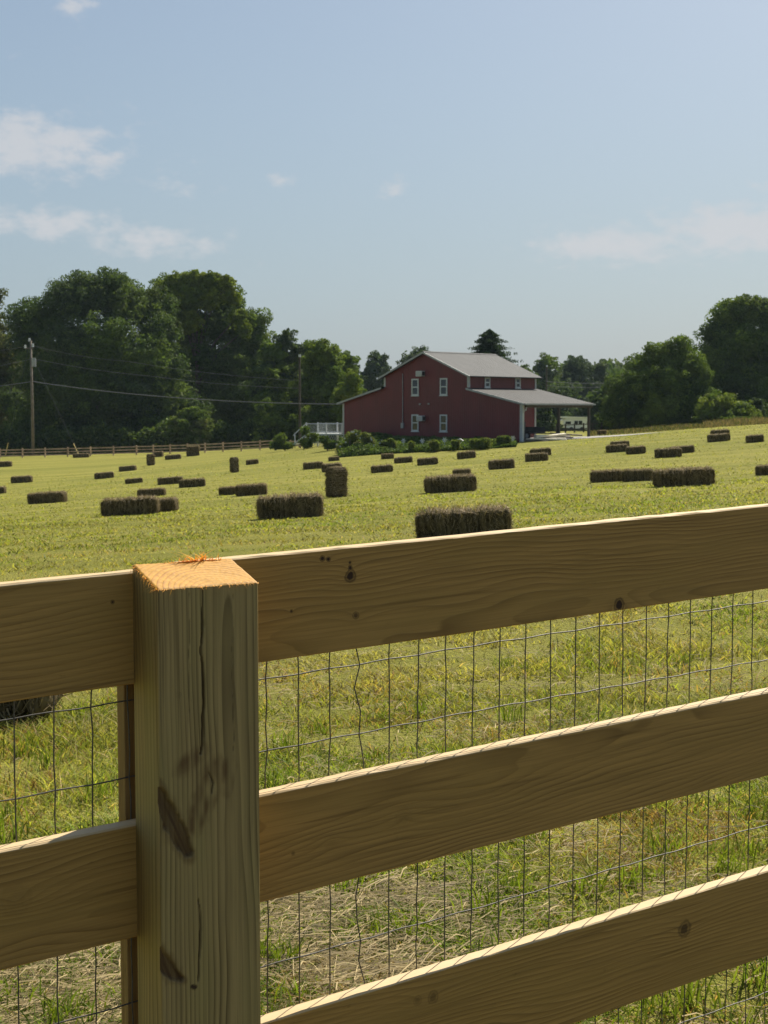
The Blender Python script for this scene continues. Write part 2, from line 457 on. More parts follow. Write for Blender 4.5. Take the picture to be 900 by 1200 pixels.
# ------------------------------------------------------------------ setting: the field
def build_ground():
    ys = np.concatenate([-np.exp(np.linspace(math.log(40), math.log(1), 12)), np.linspace(0, 2, 6)[1:], np.exp(np.linspace(math.log(2.2), math.log(420), 210)), [600, 1000, 1800, 3000]])
    a = np.concatenate([[-12, -6, -3, -1.6, -.9], np.linspace(-.6, .6, 121), [.9, 1.6, 3, 6, 12]])
    Yg, Ag = np.meshgrid(ys, a, indexing='ij')
    Xg = Ag * np.maximum(np.abs(Yg), 3.0)
    Z = ground(Xg.ravel(), Yg.ravel())
    X, Y = Xg.ravel(), Yg.ravel()
    Z = Z + (fbm(X * .9, Y * .9, 3) - .5) * .05 * np.clip((Y - 1) / 4, 0, 1) * (Y < 90)
    nI, nJ = Xg.shape
    i, j = np.meshgrid(np.arange(nI - 1), np.arange(nJ - 1), indexing='ij')
    q = (i * nJ + j).ravel()
    Fq = np.c_[q, q + 1, q + nJ + 1, q + nJ]
    o = arr_mesh('field', np.c_[X, Y, Z], [Fq], M['field'], smooth=True)
    tag(o, kind='structure')
build_ground()

# ------------------------------------------------------------------ grass (stuff)
def blades(name, X, Y, hgt, wid, col, lean=.45, mat=None, dirs=None):
    n = len(X); Z = ground(X, Y)
    th = rng.random(n) * 2 * np.pi if dirs is None else dirs
    ln = hgt * lean * (.3 + rng.random(n) * 1.2)
    ph = rng.random(n) * 2 * np.pi
    wx, wy = np.cos(th) * wid / 2, np.sin(th) * wid / 2
    lx, ly = np.cos(ph) * ln, np.sin(ph) * ln
    base = np.c_[X, Y, Z - .005]
    V = np.empty((n, 5, 3))
    V[:, 0] = base + np.c_[-wx, -wy, np.zeros(n)]; V[:, 1] = base + np.c_[wx, wy, np.zeros(n)]
    mid = base + np.c_[lx * .35, ly * .35, hgt * .6]
    V[:, 2] = mid + np.c_[wx, wy, np.zeros(n)] * .8; V[:, 3] = mid - np.c_[wx, wy, np.zeros(n)] * .8
    V[:, 4] = base + np.c_[lx, ly, hgt]
    b = (np.arange(n) * 5)[:, None]
    q = b + np.array([[0, 1, 2, 3]]); t = b + np.array([[3, 2, 4]])
    cc = np.repeat(col[:, None, :], 5, 1)
    return arr_mesh(name, V.reshape(-1, 3), [q, t], mat or M['grass'], col=cc.reshape(-1, 3))

def grass_colors(X, Y, dry=.4):
    n = len(X)
    green = np.array([.135, .190, .026]); lime = np.array([.262, .268, .046]); yel = np.array([.32, .275, .085]); tan = np.array([.40, .28, .12])
    k = fbm(X * .22 + 3, Y * .22, 3); k2 = fbm(X * 1.6, Y * 1.1 + 9, 2)
    r = rng.random(n)
    t = np.clip((k - .45) * 2.2 + (k2 - .5) * 1.4 + (r - .5) * .9 + dry, 0, 1)
    c = np.where((t < .5)[:, None], green + (lime - green) * (t / .5)[:, None], lime + (yel - lime) * ((t - .5) / .5)[:, None])
    st = vnoise(X * .05 + 3, (Y + .12 * X) * .42) * .6 + .4 * vnoise(X * .11 + 70, (Y + .12 * X) * 1.1)
    c = c * (.72 + .56 * st)[:, None]
    for y0, sl_, cu in ((19, .10, .002), (20.9, .10, .002), (31, -.06, .001), (33, -.06, .001), (47, .05, .0006), (49.2, .05, .0006), (68, .02, .0004), (70.5, .02, .0004)):
        dtr = np.abs(Y - (y0 + sl_ * X + cu * X * X + .5 * (fbm(X * .12 + y0, X * 0, 2) - .5)))
        c = c * (1 - .38 * np.exp(-(dtr / (.22 + .004 * Y)) ** 2))[:, None]
    sw = np.clip(np.sin((Y + .10 * X + 1.6 * fbm(X * .06, Y * .05, 2)) * 2 * np.pi / (3.2 + .03 * 40)) - .35, 0, 1) * np.clip((Y - 9) / 8, 0, 1)
    c = np.where((rng.random(n) < sw * .55)[:, None], tan * .95, c)
    c = np.where((rng.random(n) < .07)[:, None], tan, c)
    far = np.clip((Y - 12) / 25, 0, 1)[:, None]
    c = c * (1 - .6 * far) + (np.array([.258, .264, .046]) * (.70 + .6 * st)[:, None]) * .6 * far
    br = np.clip((fbm(X * 1.1 + 31, Y * .9 + 5, 3) - .5) * 4, 0, 1) * np.clip((16 - Y) / 6, 0, 1)
    c = np.where((rng.random(n) < br * .6)[:, None], np.array([.30, .19, .065]), c)
    return c * (.50 + 1.0 * rng.random((n, 1)) ** 1.2)

def bare(X, Y):
    """cut, dry strip along the near fence and a few bald spots"""
    s1 = np.exp(-((Y - 3.9 - .15 * X) / .50) ** 2) * np.clip(1.05 - np.abs(X + .25) / .95, 0, 1) * (.35 + .65 * (fbm(X * 2.3 + 9, Y * 2.3, 2) > .47))
    s2 = np.exp(-((Y - 14.3) / 1.1) ** 2 - ((X + 3.2) / 2.4) ** 2) * .8
    s3 = np.exp(-((Y - 3.45) / .40) ** 2 - ((X + .95) / .50) ** 2)
    return np.clip(s1 + s2 + s3, 0, 1)

def sample(n, y0, y1, mode, amax=.46):
    u_ = rng.random(n)
    if mode == 'inv': Y = 1 / (1 / y1 + u_ * (1 / y0 - 1 / y1))
    else: Y = np.exp(math.log(y0) + u_ * math.log(y1 / y0))
    return (rng.random(n) * 2 - 1) * amax * Y + (rng.random(n) - .5) * .6, Y

def build_grass():
    Xs, Ys = [], []
    for n, y0, y1, mode in ((330000, 2.6, 15, 'inv'), (150000, 6, 40, 'log'), (80000, 20, 120, 'log')):
        X, Y = sample(n, y0, y1, mode); Xs.append(X); Ys.append(Y)
    X = np.concatenate(Xs); Y = np.concatenate(Ys)
    cl = fbm(X * 3.1, Y * 3.1, 2)
    keep = rng.random(len(X)) < np.clip((cl - .22) * 2.4, .1, 1) * (1 - .82 * bare(X, Y))
    X, Y, cl = X[keep], Y[keep], cl[keep]
    # the barn pad and bank have no hay stubble
    far = Y > 96
    inb = far & (X > -6) & (X < 13)
    X, Y, cl = X[~inb], Y[~inb], cl[~inb]
    tuft = np.clip((fbm(X * .7 + 40, Y * .7, 2) - .5) * 3, 0, 1)
    hgt = (.014 + .036 * rng.random(len(X)) ** 1.6) * (.7 + .7 * cl) * (1 + .7 * tuft * (Y < 9))
    hgt = hgt * np.where(Y > 30, 1.15, 1)
    wid = np.maximum(.0045, .00085 * Y) * (.6 + .8 * rng.random(len(X)))
    o = blades('grass', X, Y, hgt, wid, grass_colors(X, Y, .40 - 0.2 * np.clip((5.5 - Y) / 2.5, 0, 1)), 1.5)
    tag(o, 'short mown yellow green hay grass covering the whole field', 'grass', kind='stuff')
    # fresh taller tufts near the fence
    n = 240; cx, cy = sample(n, 2.7, 8.5, 'inv')
    k = 34; X = (np.repeat(cx, k) + rng.normal(0, .035, n * k)); Y = (np.repeat(cy, k) + rng.normal(0, .035, n * k))
    hh = np.repeat(.05 + .09 * rng.random(n), k) * (.5 + .6 * rng.random(n * k))
    c = np.array([.115, .165, .022]) * (.7 + .6 * rng.random((n * k, 1))) + np.array([.05, .03, 0]) * rng.random((n * k, 1))
    o = blades('grass_tufts', X, Y, hh, np.full(n * k, .006), c, .6)
    tag(o, 'taller fresh green grass tufts growing just behind the wire mesh', 'grass', kind='stuff')
    # cut straw lying about
    n = 70000; X, Y = sample(n, 2.7, 13, 'inv')
    keep = rng.random(n) < np.clip(bare(X, Y) * 1.3 + .05 + .40 * np.clip((fbm(X * 1.7 + 5, Y * 1.7, 2) - .42) * 4, 0, 1), 0, 1)
    X, Y = X[keep], Y[keep]; n = len(X); Z = ground(X, Y) + .004 + .035 * rng.random(n) ** 2
    L = (.04 + .15 * rng.random(n)) * np.where(bare(X, Y) > .3, 1., .6); th = rng.normal(.25, .75, n); tz = rng.normal(0, .14, n); wd = .0006 + .0010 * rng.random(n)
    d = np.c_[np.cos(th) * np.cos(tz), np.sin(th) * np.cos(tz), np.sin(tz)] * L[:, None] / 2
    s = np.c_[-np.sin(th), np.cos(th), np.full(n, .6)] * wd[:, None]
    p = np.c_[X, Y, Z]; bend = np.c_[np.zeros(n), np.zeros(n), rng.normal(.004, .008, n)]
    V = np.stack([p - d - s, p - d + s, p + bend + s, p + bend - s, p + d + s, p + d - s], 1)
    b = (np.arange(n) * 6)[:, None]
    col = np.array([.40, .31, .15]) * (.35 + .85 * rng.random((n, 1)))
    o = arr_mesh('cut_straw', V.reshape(-1, 3), [b + np.array([[0, 1, 2, 3]]), b + np.array([[3, 2, 4, 5]])], M['straw'], col=np.repeat(col[:, None], 6, 1).reshape(-1, 3))
    tag(o, 'dry cut straw scattered on the ground behind the wire mesh', 'straw', kind='stuff')
build_grass()

# ------------------------------------------------------------------ hay bales
BL, BW, BH = 1.2, .52, .40
def bale_mesh(name, seed, nstr, res=1.0, sw=.004):
    rs = np.random.default_rng(seed)
    nx, ny, nz_ = int(54 * res), int(20 * res), int(16 * res)
    V = []; Fs = []
    def grid(o, du, dv, nu, nv):
        b = len(V)
        for i in range(nu + 1):
            for j in range(nv + 1): V.append(Vector(o) + Vector(du) * (i / nu) + Vector(dv) * (j / nv))
        for i in range(nu):
            for j in range(nv):
                a = b + i * (nv + 1) + j; Fs.append((a, a + nv + 1, a + nv + 2, a + 1))
    x, y, z = BL, BW, BH; o = (-x / 2, -y / 2, 0)
    grid(o, (x, 0, 0), (0, 0, z), nx, nz_); grid((-x / 2, y / 2, 0), (0, 0, z), (x, 0, 0), nz_, nx)
    grid((-x / 2, -y / 2, z), (x, 0, 0), (0, y, 0), nx, ny); grid(o, (0, y, 0), (x, 0, 0), ny, nx)
    grid(o, (0, 0, z), (0, y, 0), nz_, ny); grid((x / 2, -y / 2, 0), (0, y, 0), (0, 0, z), ny, nz_)
    fl = np.cumsum(.075 + .06 * rs.random(18)); fl = fl - BL / 2 - .05
    W = []; cols = []
    for p in V:
        c = Vector((0, 0, BH / 2)); q = p - c
        n = Vector(((q.x / (BL / 2)), q.y / (BW / 2), q.z / (BH / 2)))
        e = (abs(n.x) ** 9 + abs(n.y) ** 7 + abs(n.z) ** 7) ** (1 / 8)
        n2 = n / max(e, .001) if e > 1 else n
        q = Vector((n2.x * BL / 2, n2.y * BW / 2, n2.z * BH / 2))
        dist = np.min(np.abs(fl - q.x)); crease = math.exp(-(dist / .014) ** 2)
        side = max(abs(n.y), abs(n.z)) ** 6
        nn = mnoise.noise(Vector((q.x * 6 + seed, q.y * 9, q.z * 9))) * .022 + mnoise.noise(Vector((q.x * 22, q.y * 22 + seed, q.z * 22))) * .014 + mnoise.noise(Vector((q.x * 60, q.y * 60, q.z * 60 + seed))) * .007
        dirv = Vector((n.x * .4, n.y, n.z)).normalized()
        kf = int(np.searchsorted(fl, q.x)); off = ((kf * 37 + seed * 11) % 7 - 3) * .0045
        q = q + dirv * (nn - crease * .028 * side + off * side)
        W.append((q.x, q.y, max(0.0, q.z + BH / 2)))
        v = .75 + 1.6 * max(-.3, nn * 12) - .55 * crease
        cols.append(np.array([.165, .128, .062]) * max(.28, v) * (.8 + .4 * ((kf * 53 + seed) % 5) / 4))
    V = np.array(W); cols = np.array(cols)
    Fq = np.array(Fs)
    # loose stems on the faces
    n = nstr
    fi = rs.integers(0, len(Fq), n); wgt = rs.random((n, 2))
    P = V[Fq[fi, 0]] * ((1 - wgt[:, :1]) * (1 - wgt[:, 1:])) + V[Fq[fi, 1]] * (wgt[:, :1] * (1 - wgt[:, 1:])) + V[Fq[fi, 2]] * (wgt[:, :1] * wgt[:, 1:]) + V[Fq[fi, 3]] * ((1 - wgt[:, :1]) * wgt[:, 1:])
    N = P - np.array([0, 0, BH / 2]); N = N / np.array([BL / 2, BW / 2, BH / 2]); N = np.sign(N) * np.abs(N) ** 7; N /= np.linalg.norm(N, axis=1)[:, None]
    T = rs.normal(0, 1, (n, 3)) * np.array([.35, 1, 1]); T = T - N * (T * N).sum(1)[:, None]; T /= np.linalg.norm(T, axis=1)[:, None]
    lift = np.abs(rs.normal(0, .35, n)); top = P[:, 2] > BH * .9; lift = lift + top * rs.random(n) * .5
    L = .03 + .09 * rs.random(n)
    D = (T + N * lift[:, None]); D /= np.linalg.norm(D, axis=1)[:, None]
    Sd = np.cross(D, N); Sd /= np.linalg.norm(Sd, axis=1)[:, None] + 1e-9
    wv = sw * (.5 + rs.random(n))[:, None]
    P0 = P + N * .002 - D * (L * .3)[:, None] * 0; P1 = P + D * L[:, None]
    P1[:, 2] = np.maximum(P1[:, 2], .003)
    SV = np.stack([P0 - Sd * wv, P0 + Sd * wv, P1 + Sd * wv * .5, P1 - Sd * wv * .5], 1).reshape(-1, 3)
    sb = len(V) + (np.arange(n) * 4)[:, None] + np.arange(4)[None]
    sc_ = np.where(top[:, None], np.array([.50, .39, .26]), np.array([.31, .24, .13])) * (.25 + .9 * rs.random((n, 1)) ** 1.5)  # top stems paler: sun on the bale tops put into the colour
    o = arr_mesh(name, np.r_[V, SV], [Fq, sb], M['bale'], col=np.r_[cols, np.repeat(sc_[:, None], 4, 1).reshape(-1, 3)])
    me = o.data; bpy.data.objects.remove(o); return me
near_m = [bale_mesh('hay_bale', 5 + i, 4200, 1.0, .0032) for i in range(3)]
far_m = [bale_mesh('hay_bale', 31 + i, 900, .55, .008) for i in range(3)]

# (x0, x1, top y, base y, kind, label)   kind: L lying, S standing, T stacked on the previous one
BALES = [
 (488, 603.5, 596, 634, 'L', 'large hay bale close behind the top board, half hidden by it'),
 (300, 379, 580.5, 607.5, 'L', 'hay bale lying alone in front of the upright bale'),
 (117, 185, 583.5, 604, 'L', 'long hay bale on the left with a pale rounded sunlit right end'),
 (178, 204, 584, 600, 'L', 'hay bale sticking out behind the right end of the long left bale'),
 (31, 77, 577, 590, 'L', 'single hay bale near the left edge, nearest one to that edge and fully in frame'),
 (160, 194, 574, 581.5, 'L', 'low hay bale just behind the long left bale with the pale end'),
 (275.5, 313, 567.5, 581, 'L', 'hay bale left of the upright bale, front one of an overlapping pair'),
 (256, 281, 571.5, 580, 'L', 'hay bale half hidden at the left end of the pair beside the upright bale'),
 (209, 240.5, 561, 571, 'L', 'hay bale at the right and front of two overlapping bales on the left'),
 (184, 214, 559, 567.5, 'L', 'hay bale at the left and back of two overlapping bales on the left'),
 (146, 167, 560.5, 566.5, 'L', 'thin hay bale lying left of the two overlapping bales'),
 (110, 133, 553.5, 561, 'L', 'hay bale lying in the left field before the utility pole, left of the thin bale'),
 (139, 159.5, 546, 552, 'L', 'small far hay bale below the left upright bale near the rail fence'),
 (12, 37, 558, 566, 'L', 'far hay bale at the left below the utility pole'),
 (-16, 6, 570.5, 579, 'L', 'hay bale cut off by the left edge, the lower and nearer one there'),
 (-8, 13, 541, 547.5, 'L', 'far hay bale touching the left edge near the rail fence'),
 (85, 104, 531.5, 536.5, 'L', 'far hay bale lying against the rail fence beside the guy wire foot'),
 (171, 181.5, 532, 545.5, 'S', 'small far upright hay bale standing on end near the rail fence'),
 (180, 191, 529, 535.5, 'L', 'tiny hay bale right behind the far upright bale by the rail fence'),
 (193, 212, 533, 538.5, 'L', 'far hay bale right of the far upright bale, before the rail fence'),
 (218, 233.5, 528.5, 534.5, 'L', 'bottom hay bale of the stack of two by the rail fence'),
 (219.5, 233, 523.5, 528.8, 'T', 'top hay bale of the stack of two by the rail fence'),
 (268.5, 280, 536, 554, 'S', 'upright hay bale standing alone below the right part of the rail fence'),
 (288, 303, 538.5, 544.5, 'L', 'small hay bale right of the lone upright bale, before the rail fence end'),
 (380, 408, 547.5, 583, 'S', 'tallest upright hay bale in the middle of the field, standing on end'),
 (377, 401, 543, 553, 'L', 'hay bale showing just behind the top of the tallest upright bale'),
 (386, 396.5, 535.5, 540.5, 'L', 'tiny hay bale seen above the tallest upright bale'),
 (355, 379, 541.5, 549.8, 'L', 'hay bale left of the top of the tallest upright bale'),
 (434.5, 461, 545, 554, 'L', 'hay bale lying right of the tallest upright bale'),
 (446.5, 462, 531.5, 538, 'L', 'small far hay bale below the bank of shrubs at the barn'),
 (462, 484, 535.5, 542.5, 'L', 'far hay bale below the barn, middle one of a row of three'),
 (489, 514, 536.5, 545, 'L', 'hay bale right end of a row of three below the barn gable'),
 (536, 558.5, 529, 537.5, 'L', 'hay bale lying right below the shrubs at the foot of the barn'),
 (573, 604, 538.5, 549.8, 'L', 'hay bale lying alone below the right corner of the barn'),
 (498, 559.5, 557.5, 577, 'L', 'shaggy hay bale in mid field below the barn, behind the board-hidden bale'),
 (531, 552.5, 551, 558.5, 'L', 'hay bale peeping over the back of the shaggy mid field bale'),
 (616, 643.5, 531, 540.5, 'L', 'front hay bale of the pair below the carport'),
 (621.5, 647, 525.5, 534.5, 'L', 'back hay bale of the pair below the carport'),
 (711, 737, 521, 530, 'L', 'front left hay bale of the group of three right of the carport'),
 (716, 738.6, 517, 524, 'L', 'hay bale showing at the back of the group of three right of the carport'),
 (734.5, 758, 523, 532, 'L', 'right hay bale of the group of three right of the carport'),
 (768.5, 800.5, 525, 536, 'L', 'front hay bale of the overlapping pair on the right, below the round tree'),
 (785, 815, 522.5, 531, 'L', 'rear hay bale of the overlapping pair on the right, below the round tree'),
 (830.5, 857, 508.5, 517.5, 'L', 'front hay bale of the far pair below the tan weeds on the right'),
 (834, 856, 503.5, 511, 'L', 'rear hay bale of the far pair below the tan weeds on the right'),
 (876, 896.5, 509.5, 518.5, 'L', 'single hay bale near the right edge below the tan weeds'),
 (892, 915, 546, 557, 'L', 'hay bale cut off by the right edge'),
 (693, 732, 551, 565, 'L', 'left half of two hay bales lying end to end on the right'),
 (730, 768, 550, 564.5, 'L', 'right half of two hay bales lying end to end on the right'),
 (768.5, 840, 549, 569.8, 'L', 'thick long hay bale right of the two lying end to end'),
 (701, 712, 504, 509.5, 'L', 'tiny pale hay bale lying by the driveway right of the carport'),
]
prev = None
for i, (x0, x1, yt, yb, kind, label) in enumerate(BALES):
    pc = on_ground((x0 + x1) / 2, yb)
    if (x0, yt) == (701, 504): pc = on_ground(706, 509.5, far=125)
    d = pc.y
    near = d < 60
    o = bpy.data.objects.new('hay_bale', (near_m if near else far_m)[i % 3]); C.objects.link(o)
    wm, hm = (x1 - x0) * d / F, (yb - yt) * d / F
    yaw = random.uniform(-.18, .18)
    gx = (gz(pc.x + .6, pc.y) - gz(pc.x - .6, pc.y)) / 1.2
    flip = math.pi if random.random() < .5 else 0
    s = max(.75, min(1.4, hm / BH * .97))
    if kind == 'S':
        yaw = random.uniform(.5, .8)
        wid = BW * abs(math.cos(yaw)) + BH * abs(math.sin(yaw))
        o.scale = (hm / BL, wm / wid, wm / wid)
        o.rotation_euler = (Matrix.Rotation(yaw, 3, 'Z') @ Matrix.Rotation(R(-90) + random.uniform(-.04, .04), 3, 'Y') @ Matrix.Rotation(R(90), 3, 'X')).to_euler()
        up = Vector((0, 0, 1)); M3 = o.rotation_euler.to_matrix()
        o.location = pc + Vector((0, .2, hm / 2)) - M3 @ Vector((0, 0, BH / 2 * o.scale.z))
    else:
        thick = .45
        sxx = max(.62, (wm - .03) / BL); o.scale = (sxx, s, s)
        o.rotation_euler = (0, 0, 0)
        o.rotation_euler = (Matrix.Rotation(-math.atan(gx), 3, 'Y') @ Matrix.Rotation(yaw + flip, 3, 'Z')).to_euler()
        o.location = pc + Vector((0, BW * s / 2, -.015))
        if kind == 'T': o.location = prev.location + Vector((.05, 0, BH * prev.scale.z * .97))
    prev = o
    tag(o, label, 'hay bale', 'hay bales lying in the mown field')
# the bale seen under the top board at the left edge
p = on_ground(30, 851); o = bpy.data.objects.new('hay_bale', near_m[1]); C.objects.link(o)
q = at(74, 840, p.y); o.location = (q.x - BL / 2 - .08, p.y + .25, p.z); o.rotation_euler = (0, 0, .06)
tag(o, 'dark hay bale seen through the gap under the top board at the left edge', 'hay bale', 'hay bales lying in the mown field')

# ------------------------------------------------------------------ near board fence
FA = math.atan((3000 - 450) / F)                     # fence runs to the right and away
U = Vector((math.sin(FA), math.cos(FA), 0)); N = Vector((-math.cos(FA), math.sin(FA), 0))
SLOPE = 97.0 / math.hypot(3000 - 450, F)
def on_plane(px, py, c):
    d = ray(px, py); t = c / d.dot(N); return Vector((0, 0, CAMZ)) + d * t
c_post = 1.608
def uz(px, py, c):
    p = on_plane(px, py, c); return p.dot(U), p.z
u_l = uz(185, 700, c_post)[0]; u_r = uz(303, 700, c_post)[0]
PW = u_r - u_l; _d = ray(155.5, 675); PD = u_l * _d.dot(N) / _d.dot(U) - c_post; c_board = c_post + PD; BT = .025
zt_front = uz(185, 692, c_post)[1]; gzp = gz(*( (U * (u_l + PW / 2) + N * 1.65).xy ))
base = U * (u_l + PW / 2) + N * c_post; base.z = gzp
fence = empty('board_fence', base, math.atan2(U.y, U.x),
              'new treated pine board fence with wire mesh across the foreground', 'fence')
# local frame: x along the fence, y away from the camera, z up
pine = ((.460, .262, .070), (.080, .035, .008))
def knot_local(px, py, x0, z0):
    uu, zz = uz(px, py, c_board); xl = uu - (u_l + PW / 2)
    return xl, zz
def make_board(name, xa, xb, ztop_at0, hgt, mat_args, dz=0.0, extra_rot=0.0, notch=None):
    """a 1x6 whose front face lies on the back of the post; z given at local x = 0"""
    ang = -math.atan(SLOPE)
    # local board frame: origin bottom-left-front corner
    L = (xb - xa)
    nx = max(2, int(L / .03))
    xs = np.linspace(0, L, nx + 1)
    prof = [(0.0015, 0), (BT - .0015, 0), (BT, .0015), (BT, hgt - .002), (BT - .002, hgt), (.002, hgt), (0, hgt - .002), (0, .0015)]
    rs = np.random.default_rng(abs(hash(name)) % 1000 + int((xa + 5) * 77) + int(ztop_at0 * 991))
    wob = np.cumsum(rs.normal(0, .00016, nx + 1)); wob -= np.linspace(wob[0], wob[-1], nx + 1)
    V = []
    for i, x in enumerate(xs):
        for (y, z) in prof:
            e = .0003 * rs.normal()
            V.append((x, y, z + wob[i] + (e if z > hgt * .9 else 0)))
    k = len(prof); Fs = []
    for i in range(nx):
        for j in range(k): Fs.append((i * k + j, (i + 1) * k + j, (i + 1) * k + (j + 1) % k, i * k + (j + 1) % k))
    mb = MB(); mb.add(V, Fs + [tuple(range(k)), tuple(range(nx * k + k - 1, nx * k - 1, -1))])
    z0 = ztop_at0 + SLOPE * xa - hgt + dz
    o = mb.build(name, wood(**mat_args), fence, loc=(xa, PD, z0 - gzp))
    o.rotation_euler = (0, ang + extra_rot, 0)
    return o
x_ref = uz(305, 700, c_board)[0] - (u_l + PW / 2)
tops = [uz(305, y, c_board)[1] - SLOPE * x_ref for y in (651, 932, 1200)]
bots = [uz(305, y, c_board)[1] - SLOPE * x_ref for y in (776, 1058, 1327.7)]
def kn(lst, xa, zt, hgt):
    """photo pixel knots (px, py, radius m) -> board-local (along, up, radius)"""
    out = []
    for px, py, r, dk_ in lst:
        uu, zz = uz(px, py, c_board); x = uu - (u_l + PW / 2)
        out.append((x - xa, zz - (zt + SLOPE * x - hgt), r, dk_))
    return out
right_knots = [[(413, 675, .0075, 1.), (413, 665, .003, 1.), (413, 659, .0018, 1.), (381, 654, .0035, 1.), (388, 655, .003, 1.), (418, 721, .0045, .75), (343, 716, .002, .9), (726, 709, .009, 1.)], [(475, 958, .012, .10), (345, 1000, .0025, .5), (390, 985, .010, .06)], [(804, 1088, .0115, .8), (510, 1168, .008, .5), (492, 1172, .006, .3)]]
left_knots = [[(136, 701, .0022, .9)], [(22, 1050, .016, .12)], []]
for r in range(3):
    hgt = tops[r] - bots[r]
    xa, xb = .002, 2.51
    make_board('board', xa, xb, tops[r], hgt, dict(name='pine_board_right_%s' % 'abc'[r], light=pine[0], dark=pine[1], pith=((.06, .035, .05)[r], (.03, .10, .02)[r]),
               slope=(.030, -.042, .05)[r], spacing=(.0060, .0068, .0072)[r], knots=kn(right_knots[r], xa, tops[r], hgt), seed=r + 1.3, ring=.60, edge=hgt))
    xa, xb = -2.5, -.002
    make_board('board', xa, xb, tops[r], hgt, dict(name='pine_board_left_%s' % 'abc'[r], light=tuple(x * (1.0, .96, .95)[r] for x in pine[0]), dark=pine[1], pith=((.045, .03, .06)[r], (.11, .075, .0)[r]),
               slope=(-.02, .012, .03)[r], spacing=(.0068, .0060, .0075)[r], knots=kn(left_knots[r], xa, tops[r], hgt), seed=r + 7.7, ring=.58, edge=hgt), dz=-.0045)

